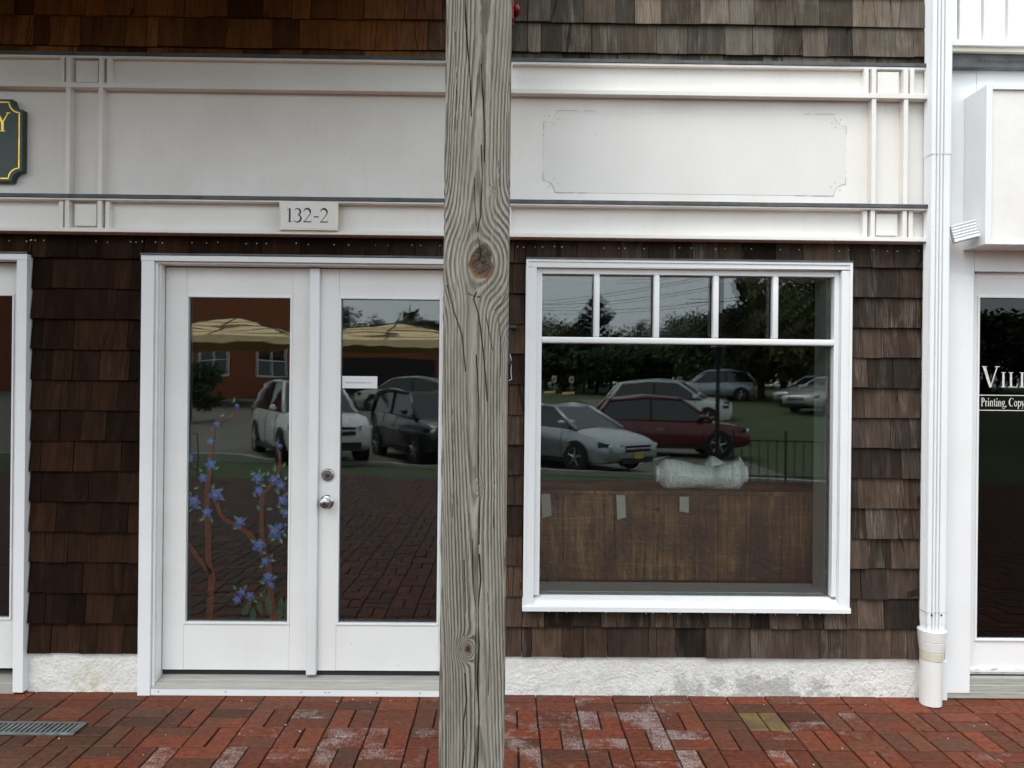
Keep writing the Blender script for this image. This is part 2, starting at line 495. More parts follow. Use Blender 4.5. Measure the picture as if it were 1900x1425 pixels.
M['paintpetal'] = simple('pale blue glass paint', (0.24, 0.34, 0.72), 0.5, var=0.4, scale=70)
M['paintleaf'] = simple('green glass paint', (0.055, 0.15, 0.07), 0.5, var=0.35, scale=60)
M['paintedge'] = simple('pale green glass paint', (0.4, 0.55, 0.4), 0.5, var=0.3, scale=60)

# ================================================================== THE SHOP FRONT
shop = thing('shop_building', 'brown shingled shop front with white sign band, double glass door and wide window', 'building')
YC = -0.05                                   # front of the door and window casings
YD = 0.05                                    # front of the door leaves
XEND = X(1710, 700, -0.01)                   # right end of the shingled wall
XLEFT = -4.6

# ---- key lines
zf_bot = Z(155, 430, -0.09)
zf_top = Z(155, 100, -0.09)
door_top = Z(440, 497, YD); door_bot = Z(440, 1243, YD)
xj0 = X(303, 880, YD); xm = X(581, 880, YD); xj1 = 2 * xm - xj0
xdc0 = X(258.5, 880, YC); xdc0i = xj0 - 0.014
xdc1 = 2 * xm - xdc0; xdc1i = 2 * xm - xdc0i
zdh1 = Z(460, 475.6, YC); zdh0 = Z(460, 486, YC)
ldx1 = X(46, 880, YC); ldx1i = X(27, 880, YC); zlh1 = Z(25, 471, YC); zlh0 = Z(25, 482, YC)
ldx0 = -4.45
wx0 = X(973.5, 810, YC); wx1 = X(1578.5, 810, YC); wz1 = Z(1278, 484.5, YC); wz0 = Z(1274, 1135, YC)
gx0 = X(1003, 810, 0.0); gx1 = X(1542, 810, 0.0); gz1 = Z(1272, 512, 0.0); gz0 = Z(1272, 1104, 0.0)
z_sh0 = 0.5 * (Z(150, 1214, -0.016) + Z(1640, 1220.5, -0.016))        # lowest shingle butts
z_sh13 = 0.5 * (Z(150, 478, -0.016) + Z(1640, 497, -0.016))
EXPO = (z_sh13 - z_sh0) / 13.0
zu0 = 0.5 * (Z(80, 86, -0.016) + Z(1560, 103, -0.016))
print('EXPO', EXPO, 'base', z_sh0, 'upper', zu0, 'fascia', zf_bot, zf_top, 'door', door_bot, door_top)

# ---- wall backing with its openings
b = MB()
T0, T1 = 0.0, 0.13
def wbox(x0, x1, z0, z1): b.box(x0, x1, T0, T1, z0, z1)
wbox(XLEFT, ldx0, 0, 3.3)
wbox(ldx1i - 0.012, xj0 - 0.02, 0, zdh0)
wbox(ldx0, XEND, zdh0 + 0.01, zf_bot + 0.35)
wbox(xj1 + 0.02, gx0 - 0.025, 0, zdh0 + 0.009)
wbox(gx1 + 0.025, XEND, 0, zdh0 + 0.009)
wbox(gx0 - 0.025, gx1 + 0.025, 0, gz0 - 0.025)
wbox(gx0 - 0.025, gx1 + 0.025, gz1 + 0.025, zdh0 + 0.009)
wall = b.build('wall', M['backing'], shop)
b = MB().box(XLEFT, XEND, T0, T1, zf_bot + 0.352, 4.4)
b.box(XEND - 0.13, XEND, T1 + .002, 5.0, 0.0, 4.4)
upper = b.build('upper_wall', M['backing'], shop)

# ---- shingles
wedge = MB()
wedge.add([(-.5,-1,0),(.5,-1,0),(.5,0,0),(-.5,0,0),(-.5,-.16,1),(.5,-.16,1),(.5,0,1),(-.5,0,1)],
          [(0,3,2,1),(4,5,6,7),(0,1,5,4),(1,2,6,5),(2,3,7,6),(3,0,4,7)])
wedge_me = wedge.mesh('shingle'); wedge_me.materials.append(M['shingle'])
nails = MB(); nails_low = MB()
def nail(mb, x, y, z): mb.lathe([(0.0035, 0.0), (0.0035, -0.002), (0.002, -0.003)], (x, y, z), 'Y', 6)

def tone(x, z):
    """weathering differs: sheltered brown on the left, sun-bleached grey on the right"""
    k = rnd.uniform(0.5, 1.55)
    if z > 2.9:
        f = min(1, max(0, (x + 0.7) / 0.7))
        a = (0.175, 0.074, 0.025); c = (0.100, 0.086, 0.070)
        al = 0.03 + 0.5 * f * rnd.random()
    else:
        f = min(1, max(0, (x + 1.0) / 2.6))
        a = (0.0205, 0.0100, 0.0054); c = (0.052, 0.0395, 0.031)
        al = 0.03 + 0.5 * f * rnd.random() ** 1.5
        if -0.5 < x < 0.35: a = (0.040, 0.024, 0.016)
        if z < 0.75: k *= 1.1
    d = rnd.random()
    if d < 0.12: k *= 0.55
    elif d > 0.93 and x > 0: k *= 1.5
    h = rnd.uniform(-0.06, 0.06)
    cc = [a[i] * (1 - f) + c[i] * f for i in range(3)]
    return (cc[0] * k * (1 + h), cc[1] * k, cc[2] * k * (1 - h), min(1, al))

def shingle(x0, x1, zb, zt, parent, th, rot=0.0):
    o = bpy.data.objects.new('shingle', wedge_me)
    o.location = ((x0 + x1) / 2, -0.0005, zb)
    o.scale = (x1 - x0, th, zt - zb)
    o.rotation_euler = (0, rot, 0)
    o.color = tone((x0 + x1) / 2, zb)
    return put(o, parent, True)

OBST = [(ldx0, ldx1 + 0.004, 0.0, zlh1 + 0.006), (xdc0 - 0.003, xdc1 + 0.003, 0.0, zdh1 + 0.008),
        (wx0 - 0.003, wx1 + 0.003, wz0 - 0.001, wz1 + 0.008)]
def course(zb, zt, parent, x0, x1, wmin, wmax, nailed=None):
    splits = sorted([x0, x1] + [e for o in OBST for e in o[:2] if x0 < e < x1])
    for s0, s1 in zip(splits[:-1], splits[1:]):
        mid = (s0 + s1) / 2
        lo, hi = zb, zt
        for ox0, ox1, oz0, oz1 in OBST:
            if ox0 <= mid <= ox1:
                if zb >= oz1 or zb + EXPO <= oz0: continue
                if zb < oz1 and zb + EXPO > oz1: lo = max(lo, oz1)
                elif zb < oz0: hi = min(hi, oz0)
                else: lo = hi
        if hi - lo < 0.012: continue
        x = s0 + 0.001
        first = True
        while x < s1 - 0.004:
            wd = rnd.uniform(wmin, wmax)
            if rnd.random() < 0.2: wd *= 1.35
            if first: wd *= rnd.uniform(0.45, 1.0); first = False
            xe = min(x + wd, s1 - 0.001)
            if s1 - xe < 0.055: xe = s1 - 0.001
            g = rnd.uniform(0.0012, 0.0035)
            jz = rnd.uniform(-0.0025, 0.0025) if lo == zb else 0
            shingle(x, xe - g, lo + jz, hi, parent, rnd.uniform(0.017, 0.028), rnd.uniform(-0.007, 0.007))
            if nailed == 'top' or hi < zt - 0.05:
                zz = (zf_bot - 0.035) if nailed == 'top' else hi - 0.017
                for q in (0.18, 0.82):
                    if rnd.random() < 0.8:
                        nail(nails if nailed == 'top' else nails_low, x + (xe - x) * (q + rnd.uniform(-.1, .1)), -0.0135, zz + rnd.uniform(-.004, .004))
            x = xe
for k in range(0, 15):
    zb = z_sh0 + k * EXPO
    if zb > zf_bot - 0.01: break
    zt = min(zb + EXPO + 0.02, zf_bot + 0.03)
    # sheltered stretch left of the left door is outside the photograph
    course(zb, zt, wall, ldx1 - 0.01, XEND, 0.085, 0.165, 'top' if zb + EXPO > zf_bot - 0.03 and k >= 13 else None)
# last strip under the sign band over the left door
course(z_sh0 + 13 * EXPO, zf_bot + 0.03, wall, X(-40, 450, 0), ldx1 - 0.012, 0.09, 0.15, 'top')
for k in range(-1, 3):
    zb = zu0 + k * EXPO
    course(zb, zb + EXPO + 0.02, upper, X(-60, 60, 0), XEND, 0.095, 0.19)
nl = nails.build('nail_heads', M['nail'], shop); nl['kind'] = 'stuff'
nl = nails_low.build('nail_heads', M['nail'], shop); nl['kind'] = 'stuff'

# ---- stucco plinth
def plinth(x0, x1):
    m = MB()
    nx = max(2, int((x1 - x0) / 0.05))
    vs = []; fs = []
    zs = [-0.05, 0.012, 0.06, 0.12, 0.18, z_sh0 + 0.02]
    for i in range(nx + 1):
        x = x0 + (x1 - x0) * i / nx
        for z in zs:
            vs.append((x, -0.006 + rnd.uniform(-.0035, .0035), z))
    n = len(zs)
    for i in range(nx):
        for j in range(n - 1):
            fs.append((i*n+j, (i+1)*n+j, (i+1)*n+j+1, i*n+j+1))
    m.add(vs, fs)
    return m.build('plinth', M['stucco'], shop, smooth=True)
plinth(ldx1 - 0.005, xdc0 + 0.005)
plinth(xdc1 - 0.005, XEND + 0.03)

# ---- sign band
band = MB()
YB, YS = -0.045, -0.092
z_mid1, z_mid0 = Z(155, 153, YS), Z(155, 162, YS)
z_fl1, z_fl0 = Z(155, 360, -0.10), Z(155, 366.5, -0.10)
z_lg0 = Z(155, 371, YS)
z_br1 = Z(155, 422.5, YS)
band.box(XLEFT, XEND, YB, T1 + 0.002, z_mid0 + 0.008, zf_top - 0.001)
upb = band.build('sign_band', M['fascia'], shop)
MB().box(XLEFT, XEND, YB + 0.004, -0.002, z_fl0, z_mid0 + 0.007).build('sign_board', M['fascia'], upb)
MB().box(XLEFT, XEND, YB, -0.002, zf_bot + 0.002, z_fl0 - 0.001).build('lower_board', M['fascia'], upb)
MB().box(XLEFT, XEND + .001, YS + 0.02, YB + 0.001, Z(155, 104.5, YS), zf_top).build('top_rail', M['fascia'], upb, 0.002)
MB().box(XLEFT, XEND + .001, YS - 0.002, YB + 0.001, z_mid0, z_mid1).build('middle_rail', M['fascia'], upb, 0.002)
MB().box(XLEFT, XEND + .001, YS - 0.004, YB + 0.001, z_lg0, z_fl0 - 0.0015).build('ledge_rail', M['fascia'], upb, 0.002)
MB().box(XLEFT, XEND + .002, YS - 0.002, T1, zf_bot, z_br1).build('bottom_rail', M['fascia'], upb, 0.002)
# lead flashings, a little wavy
def flash(x0, x1, y0, y1, z0, z1, nm='flashing', par=None, amp=0.0015):
    m = MB(); n = max(3, int((x1-x0)/0.09)); vs = []; fs = []
    for i in range(n+1):
        x = x0+(x1-x0)*i/n
        a = rnd.uniform(-amp, amp); c = rnd.uniform(-amp, amp)*.6
        vs += [(x, y0+a, z0+c), (x, y0+a, z1+c*.5), (x, y1, z1+0.002), (x, y1, z0)]
    for i in range(n):
        for j in range(4):
            fs.append((i*4+j, (i+1)*4+j, (i+1)*4+(j+1) % 4, i*4+(j+1) % 4))
    m.add(vs, fs)
    return m.build(nm, M['lead'], par)
flash(XLEFT, XEND + .002, YS - 0.010, YB, z_fl0, z_fl1, par=upb)
flash(XLEFT, XEND + .002, YS + 0.016, -0.004, zf_top + 0.001, zf_top + 0.018, par=upb)
# pilasters: stiles and raised blocks
for cu in (155, 903, 1651.5):
    xc = X(cu, 262, YS)
    px = 0.0028 * (4 + YS) / 4.0
    for (za, zb_) in ((z_mid1 + .0005, Z(155, 104.5, YS) - .0005), (z_br1 + .0005, z_lg0 - .0005)):
        for k, off in enumerate((-43, -30, 30, 43)):
            hw = 4.0 * px
            MB().box(xc + off*px - hw, xc + off*px + hw, YS + (0.012 if abs(off) > 40 else 0.004), YB + 0.001, za, zb_).build('stile', M['fascia'], upb, 0.0015)
        zc = (za + zb_) / 2; h = 20 * px
        MB().box(xc - h, xc + h, YB - 0.022, YB + 0.001, zc - h, zc + h).build('raised_block', M['fascia'], upb, 0.002)
    for off in (-30, 30):
        MB().box(xc + off*px - 4*px, xc + off*px + 4*px, YS + 0.002, YB + 0.005, z_fl0 + 0.001, z_mid0 - .0005).build('stile', M['fascia'], upb, 0.0015)
# ghost of a removed sign on the right-hand board
def notched(x0, x1, z0, z1, r, n=6):
    pts = []
    for (cx, cz, a0) in ((x0, z0, 90), (x1, z0, 180), (x1, z1, 270), (x0, z1, 0)):
        arc = [(cx + r*math.cos(R(a0 - 90*i/n)), cz + r*math.sin(R(a0 - 90*i/n))) for i in range(n+1)]
        pts += arc
    return pts
gx_0, gx_1, gzz0, gzz1 = X(1008, 285, YB), X(1570, 285, YB), Z(1290, 360, YB), Z(1290, 208, YB)
poly = notched(gx_0, gx_1, gzz0, gzz1, 0.062)
MB().prism(poly, YB + 0.0028, YB + 0.0045).build('sign_outline', M['ghost'], upb)
ln = MB()
N = len(poly)
for i in range(N):
    p, q = poly[i], poly[(i+1) % N]
    L = math.hypot(q[0]-p[0], q[1]-p[1])
    if L > 0.2:
        for (t0, t1) in ((0.0, 0.07), (0.085, 0.11), (0.86, 0.90), (0.92, 1.0)) if L > 1 else ((0, .12), (.2, .24), (.55, .57), (.86, 1.0)):
            ln.stroke([(p[0]+(q[0]-p[0])*t0, p[1]+(q[1]-p[1])*t0), (p[0]+(q[0]-p[0])*t1, p[1]+(q[1]-p[1])*t1)], 0.0028, YB + 0.0015)
    else:
        if rnd.random() < 0.75: ln.stroke([p, q], 0.0022, YB + 0.0015)
for cx, cz in ((gx_0, gzz0), (gx_0, gzz1), (gx_1, gzz0), (gx_1, gzz1)):
    sx_, sz_ = (1 if cx == gx_0 else -1), (1 if cz == gzz0 else -1)
    for dx, dz in ((0.075, 0.045), (0.03, 0.03), (0.055, 0.07)):
        x, z = cx + sx_*dx, cz + sz_*dz
        ln.stroke([(x-.003, z), (x+.003, z)], 0.006, YB + 0.001)
ln.build('paint_edge', M['ghostline'], upb)

# ---- double door
fr = MB()
fr.box(xdc0, xdc0i, YC, 0.03, 0.0, zdh0)
fr.box(xdc1i, xdc1, YC, 0.03, 0.0, zdh0)
fr.box(xdc0 - .002, xdc1 + .002, YC - 0.003, 0.03, zdh0, zdh1)
frame = fr.build('door_frame', M['trim'], shop, 0.002)
jm = MB()
jt = door_top + 0.006
jm.box(xdc0i + .001, xj0, YC + 0.016, 0.12, 0.03, zdh0 - .001)
jm.box(xj1, xdc1i - .001, YC + 0.016, 0.12, 0.03, zdh0 - .001)
jm.box(xj0 + .001, xj1 - .001, YC + 0.016, 0.12, jt, zdh0 - .001)
jm.build('jamb', M['door'], frame, 0.003)
st = MB()
st.box(xj0, xj0 + 0.006, YC + 0.035, 0.030, 0.09, jt - .001)
st.build('door_stop', M['trim'], frame, 0.002)
flash(xdc0 - 0.004, xdc1 + 0.004, YC - 0.008, -0.004, zdh1 + .001, zdh1 + 0.011, par=frame, amp=0.002)
zt_b, zt_f = Z(440, 1253, YD), Z(440, 1276, -0.045)
m = MB()
x0, x1 = xdc0i + .001, xdc1i - .001
prof = [(-0.047, zt_f - 0.006), (-0.045, zt_f), (-0.02, zt_f + (zt_b - zt_f)*.28), (-0.018, zt_f + (zt_b - zt_f)*.28 + .003), (0.012, zt_f + (zt_b - zt_f)*.6), (0.014, zt_f + (zt_b - zt_f)*.6 + .003), (0.06, zt_b), (0.13, zt_b), (0.13, zt_f - 0.006)]
n = len(prof)
m.add([(x0, y, z) for y, z in prof] + [(x1, y, z) for y, z in prof], [tuple(range(n)), tuple(range(2*n-1, n-1, -1))] + [(i, i+n, (i+1) % n+n, (i+1) % n) for i in range(n)])
m.build('threshold', M['threshold'], frame)
rs = MB().box(x0, x1, -0.0445, 0.1, 0.0, zt_f - 0.0065).build('threshold_riser', M['trim'], frame, 0.002)
sp = MB()
for u in (296, 420, 560, 605, 612, 700, 780): 
    xx = X(u, 1285, -0.033)
    sp.stroke([(xx-.003, zt_f-.022), (xx+.003, zt_f-.022)], 0.005, -0.0452)
sp.build('screw_hole', M['black'], frame)
MB().box(xj0 + .001, xj1 - .001, YD + 0.012, 0.10, zt_b, door_bot + 0.004).build('door_sweep', M['blackgap'], frame)
MB().box(xj0 + .001, xj1 - .001, YD + 0.030, 0.11, door_top - .012, jt + .02).build('weatherstrip', M['blackgap'], frame)

def leaf(name, x0, x1, g0, g1, za, zb_):
    """one door leaf: two stiles, two rails with hairline joints, glazing bead, double pane"""
    m = MB()
    z0, z1 = door_bot, door_top
    m.box(x0, g0, YD, YD + 0.044, z0, z1)
    m.box(g1, x1, YD, YD + 0.044, z0, z1)
    m.box(g0 + .0008, g1 - .0008, YD + .0012, YD + 0.044, z0, za)
    m.box(g0 + .0008, g1 - .0008, YD + .0012, YD + 0.044, zb_, z1)
    d = m.build(name, M['door'], shop, 0.0012)
    bd = 0.011
    for (a, c, e, f_) in ((g0, g0 + bd, za, zb_), (g1 - bd, g1, za, zb_), (g0 + bd, g1 - bd, za, za + bd), (g0 + bd, g1 - bd, zb_ - bd, zb_)):
        MB().box(a, c, YD - 0.006, YD + 0.03, e, f_).build('glazing_bead', M['trim'], d, 0.003)
    p = MB()
    ga, gb, gc, gd = g0 + bd - .003, g1 - bd + .003, za + bd - .003, zb_ - bd + .003
    p.add([(ga, YD + .016, gc), (gb, YD + .016, gc), (gb, YD + .016, gd), (ga, YD + .016, gd),
           (ga, YD + .0290, gc), (gb, YD + .0296, gc), (gb, YD + .0302, gd), (ga, YD + .0296, gd)], [(0,1,2,3), (4,5,6,7)])
    p.build('pane', M['doorglass'], d)
    return d, (ga, gb, gc, gd)
lg0, lg1 = X(343.5, 850, YD), X(540, 850, YD)
dza, dzb = Z(440, 1158, YD), Z(440, 548.5, YD)
door_l, lp = leaf('door', xj0 + .004, X(575, 880, YD), lg0, lg1, dza, dzb)
rg0 = X(626.5, 850, YD); rg1 = xj1 - .004 - (lg0 - xj0)
door_r, rp = leaf('door', X(591.5, 880, YD), xj1 - .004, rg0, rg1, dza, dzb)
door_l['label'] = 'left glass door leaf painted with blue flowers'
door_r['label'] = 'right glass door leaf with knob, deadbolt and small paper note'
ax0, ax1 = X(571, 880, 0.02), X(589.5, 880, 0.02)
MB().box(ax0, ax1, 0.018, YD - .001, Z(578, 1253, 0.02), door_top - .002).build('astragal', M['trim'], door_l, 0.006, True)
# lock and knob
kx, kz = X(607, 931, YD), Z(607, 931, YD)
k = MB().lathe([(0.001, -0.001), (0.0365, -0.001), (0.0365, -0.004), (0.030, -0.010), (0.016, -0.014), (0.013, -0.024), (0.017, -0.030), (0.0265, -0.038), (0.0285, -0.048), (0.0255, -0.058), (0.016, -0.063), (0.001, -0.064)], (kx, YD, kz), 'Y', 28).build('knob', M['chrome'], door_r, smooth='auto')
MB().lathe([(0.0105, -0.0635), (0.0105, -0.066), (0.008, -0.067), (0.001, -0.067)], (kx, YD, kz), 'Y', 16).box(kx-.0012, kx+.0012, YD-.0685, YD-.066, kz-.006, kz+.004).build('keyhole', M['darkmetal'], door_r, smooth='auto')
kx, kz = X(608.5, 881, YD), Z(608.5, 881, YD)
MB().lathe([(0.001, -0.001), (0.034, -0.001), (0.0335, -0.006), (0.029, -0.012), (0.026, -0.013), (0.024, -0.011), (0.001, -0.011)], (kx, YD, kz), 'Y', 28).build('deadbolt', M['chrome'], door_r, smooth='auto')
MB().lathe([(0.001, -0.0125), (0.0115, -0.0125), (0.0115, -0.017), (0.001, -0.017)], (kx, YD, kz - .004), 'Y', 20).box(kx-.0012, kx+.0012, YD-.019, YD-.016, kz-.014, kz-.001).build('keyhole', M['darkmetal'], door_r, smooth='auto')

# paper note stuck to the right-hand pane
YN = YD + 0.0135
note = MB().box(X(635, 710, YN), X(700, 710, YN), YN, YN + 0.0008, Z(667, 720.5, YN), Z(667, 698, YN)).build('paper_note', M['paper'])
tag(note, 'white strip of paper with small print taped inside the right door pane', 'note')
def text_mesh(body, size, x, y, z, name, mat, parent, sx=1.0):
    cu = bpy.data.curves.new('t', 'FONT'); cu.body = body; cu.size = size
    o = bpy.data.objects.new('t', cu); col.objects.link(o)
    dg = bpy.context.evaluated_depsgraph_get(); dg.update()
    me = bpy.data.meshes.new_from_object(o.evaluated_get(dg))
    bpy.data.objects.remove(o)
    me.transform(Matrix.Translation((x, y, z)) @ Matrix.Diagonal((sx, 1, 1, 1)) @ Matrix.Rotation(R(90), 4, 'X'))
    me.materials.clear(); me.materials.append(mat)
    return put(bpy.data.objects.new(name, me), parent, True)
text_mesh('PLEASE CLOSE DOOR BEHIND YOU  *', 0.0105, X(641, 711, YN), YN - .0006, Z(641, 711, YN), 'printed_line', M['ink'], note, 0.80)

# flowers painted on the left-hand pane
YP = YD + 0.0225
def P(u, v): p = W(u, v, YP); return (p.x, p.z)
def smooth_pts(pts, n=6):
    out = []
    a = [Vector(p) for p in pts]
    for i in range(len(a)-1):
        p0, p1, p2, p3 = a[max(i-1,0)], a[i], a[i+1], a[min(i+2,len(a)-1)]
        for k in range(n):
            t = k/n
            out.append(tuple(0.5*((2*p1)+(p2-p0)*t+(2*p0-5*p1+4*p2-p3)*t*t+(3*p1-p0-3*p2+p3)*t**3)))
    out.append(tuple(a[-1]))
    return out
px = 0.0028
def branch(pts, w0, w1):
    s = smooth_pts([P(*p) for p in pts])
    n = len(s)
    ws = [(w0+(w1-w0)*i/(n-1))*px*rnd.uniform(.85, 1.15) for i in range(n)]
    MB().stroke(s, ws, YP).build('painted_branch', M['paintbranch'], door_l)
branch([(388,1152),(391,1105),(393,1066),(387,1040),(386,985),(384,920),(388,880),(390,845),(393,812),(396,792),(404,781),(418,777),(434,768)], 14, 5)
branch([(392,1064),(368,1036),(346,1002)], 10, 8)
branch([(402,932),(412,958),(440,976),(462,990),(477,1012),(493,1032)], 7, 12)
branch([(509,1152),(503,1112),(499,1078),(498,1046),(493,1022),(487,1000),(485,960),(487,925),(498,906),(514,884),(519,858),(518,838)], 14, 5)
branch([(497,1026),(496,1004),(500,986)], 4, 2)
branch([(500,1112),(482,1112),(470,1102)], 5, 3)
def petal_blob(u, v, r, mat, n=5, y=0.0):
    x, z = P(u, v)
    m = MB(); a0 = rnd.uniform(0, 6.28)
    pts = []
    for i in range(n*6):
        t = 2*math.pi*i/(n*6)
        rr = 1.12*r*px*(0.82+0.20*math.cos(n*t+a0))*rnd.uniform(.90, 1.10)
        pts.append((x+rr*math.cos(t), z+rr*math.sin(t)))
    k = len(pts)
    m.add([(x, YP-y, z)]+[(p[0], YP-y, p[1]) for p in pts], [(0, 1+i, 1+(i+1) % k) for i in range(k)])
    return m
FL = [(440,754,5),(403,787,6),(390,819,7),(351,850,9),(391,862,11),(376,887,9),(361,931,12),(400,917,13),(384,950,10),(445,969,11),(478,887,11),(508,890,10),(521,900,10),(520,828,5),(481,910,10),(526,928,11),(530,952,9),(512,985,15),(519,978,10),(480,1012,13),(493,1041,9),(498,1072,12),(448,1099,9),(440,1112,9),(464,1106,9),(505,1087,6),(528,974,4)]
for (u, v, r) in FL:
    f_ = petal_blob(u, v, r, None, 5, 0.0006).build('painted_flower', M['paintflower'], door_l)
    q = petal_blob(u+rnd.uniform(-2,2), v-rnd.uniform(0,3), r*0.55, None, 5, 0.0010).build('painted_flower', M['paintpetal'], door_l)
def leaf_shape(u, v, ln_, ang, wd, mat, y, name='painted_leaf'):
    x, z = P(u, v); m = MB(); n = 8; up = []; dn = []
    ca, sa = math.cos(R(ang)), math.sin(R(ang))
    for i in range(n+1):
        t = i/n; h = wd*px*math.sin(math.pi*t**.8)*.5; l = (t-.5)*ln_*px
        up.append((x+l*ca-h*sa, z+l*sa+h*ca)); dn.append((x+l*ca+h*sa, z+l*sa-h*ca))
    pts = dn+up[::-1][1:-1]
    k = len(pts)
    m.add([(x, YP-y, z)]+[(p[0], YP-y, p[1]) for p in pts], [(0, 1+i, 1+(i+1) % k) for i in range(k)])
    m.build(name, mat, door_l)
LV = [(412,770,16,20,9),(434,742,16,70,6),(352,946,18,30,9),(375,962,20,35,9),(437,960,14,140,8),(437,979,14,10,8),(454,963,12,30,6),(510,868,18,80,9),(516,882,14,110,8),(527,862,14,50,8),(488,880,14,35,8),(481,873,14,60,6),(515,912,18,-60,9),(410,908,14,30,9),(500,944,14,10,8),(479,941,14,110,8),(506,1039,16,-10,9),(521,1003,18,-60,10),(506,1000,18,20,10),(525,984,12,30,7),(522,946,16,70,9),(504,1030,12,70,6),(364,905,14,20,7),(458,1128,34,60,13),(483,1128,30,-75,12),(470,1140,26,90,12),(499,1125,44,-80,13),(521,1128,46,85,16),(531,1130,42,88,12),(490,1100,24,80,7),(484,1103,14,80,7),(346,870,12,60,7),(372,872,12,-40,8),(402,868,14,25,9),(352,915,16,120,8),(369,941,14,-20,8),(412,925,16,-30,9),(392,965,16,-70,9),(395,902,14,60,9),(468,878,14,30,8),(489,900,16,-20,8),(472,918,14,-50,8),(497,878,14,70,8),(530,886,14,60,9),(518,940,14,-30,8),(532,915,14,80,8),(500,975,14,150,9),(528,992,14,-40,9),(468,1003,14,150,9),(490,1025,14,-30,8),(484,1050,14,200,8),(510,1070,14,20,9),(486,1080,16,160,9),(435,1090,12,120,8),(455,1088,12,40,8),(474,1115,14,-30,8)]
for (u, v, l, a, wdt) in LV:
    leaf_shape(u, v, l, a, wdt, M['paintleaf'], 0.0004)
    if l < 22: leaf_shape(u+1, v+1, l*.55, a, wdt*.3, M['paintedge'], 0.0012)

# ---- the left neighbour door of the same building (only its right edge is in the picture)
f2 = MB()
f2.box(ldx1i, ldx1, YC, 0.03, 0.012, zlh0)
f2.box(ldx0, ldx0 + .05, YC, 0.03, 0.012, zlh0)
f2.box(ldx0 - .002, ldx1 + .002, YC - .003, 0.03, zlh0, zlh1)
frame2 = f2.build('door_frame', M['trim'], shop, 0.002)
flash(ldx0, ldx1 + .004, YC - .008, -0.004, zlh1 + .001, zlh1 + .010, par=frame2)
ez = Z(12, 545, YD)
e1 = X(21.5, 900, YD)
def leaf2(x0, x1, g0, g1):
    m = MB()
    z0, z1 = Z(10, 1240, YD), zlh0 - .002
    za, zb_ = Z(10, 1150, YD), ez
    m.box(x0, g0, YD, YD+.044, z0, z1); m.box(g1, x1, YD, YD+.044, z0, z1)
    m.box(g0+.0008, g1-.0008, YD+.001, YD+.044, z0, za); m.box(g0+.0008, g1-.0008, YD+.001, YD+.044, zb_, z1)
    d = m.build('door', M['door'], shop, 0.0012)
    for (a, c, e, f_) in ((g0, g0+.011, za, zb_), (g1-.011, g1, za, zb_), (g0+.011, g1-.011, za, za+.011), (g0+.011, g1-.011, zb_-.011, zb_)):
        MB().box(a, c, YD-.006, YD+.03, e, f_).build('glazing_bead', M['trim'], d, 0.003)
    MB().add([(g0, YD+.016, za), (g1, YD+.016, za), (g1, YD+.016, zb_), (g0, YD+.016, zb_)], [(0,1,2,3)]).build('pane', M['doorglass'], d)
    return d
xr = ldx1i - .004
l2 = leaf2(xr - 0.80, xr, xr - 0.80 + .11, e1 + .008)
l3 = leaf2(xr - 1.62, xr - 0.81, xr - 1.51, xr - 0.92)
l2['label'] = 'white glass door leaf at the left edge of the picture'
MB().box(ldx0, ldx1i, -0.04, 0.14, 0.0, Z(10, 1262, 0)).build('threshold', M['threshold'], frame2, 0.004)

# ---- display window
cw = X(993, 810, YC) - wx0
ct = wz1 - Z(1278, 498, YC)
m = MB()
m.box(wx0, wx0 + cw, YC, 0.0, wz0 + 0.028, wz1 - ct)
m.box(wx1 - cw, wx1, YC, 0.0, wz0 + 0.028, wz1 - ct)
m.box(wx0, wx1, YC, 0.0, wz1 - ct, wz1)
# raised outer lip
for (a, c, e, f_) in ((wx0-.001, wx0 + .014, wz0+.028, wz1+.001), (wx1 - .014, wx1+.001, wz0+.028, wz1+.001), (wx0 + .014, wx1 - .014, wz1 - .012, wz1+.001)):
    m.box(a, c, YC - .006, YC + .01, e, f_)
window = m.build('window', M['trim'], shop, 0.0025)
window['label'] = 'wide display window with four muntins across its top'
m = MB()
m.box(wx0 + cw + .0005, gx0, YC + .026, 0.05, gz0, wz1 - ct - .0005)
m.box(gx1, wx1 - cw - .0005, YC + .026, 0.05, gz0, wz1 - ct - .0005)
m.box(gx0 + .0005, gx1 - .0005, YC + .026, 0.05, gz1, wz1 - ct - .0005)
m.build('frame', M['trim'], window, 0.003)
sl = MB()
zs1 = gz0
prof = [(YC - .014, wz0), (YC - .014, wz0 + .022), (YC - .004, wz0 + .026), (YC + .018, zs1 - .028), (YC + .02, zs1 - .020), (0.05, zs1), (0.05, wz0)]
n = len(prof)
sl.add([(wx0 - .004, y, z) for y, z in prof] + [(wx1 + .004, y, z) for y, z in prof], [tuple(range(n)), tuple(range(2*n-1, n-1, -1))] + [(i, i+n, (i+1) % n+n, (i+1) % n) for i in range(n)])
sl.build('sill', M['trim'], window)
flash(wx0 - .002, wx1 + .002, YC - .009, -0.004, wz1 + .0015, wz1 + .010, par=window, amp=.001)
hz0, hz1 = Z(1270, 639, -0.02), Z(1270, 627.5, -0.02)
MB().box(gx0 - .002, gx1 + .002, YC + .022, 0.012, hz0, hz1).build('muntin', M['trim'], window, 0.008, True)
mx = [X(u, 570, -0.02) for u in (1107, 1218, 1328, 1438.5)]
for x in mx:
    MB().box(x - .0155, x + .0155, YC + .024, 0.012, hz1 - .0005, gz1 + .001).build('muntin', M['trim'], window, 0.008, True)
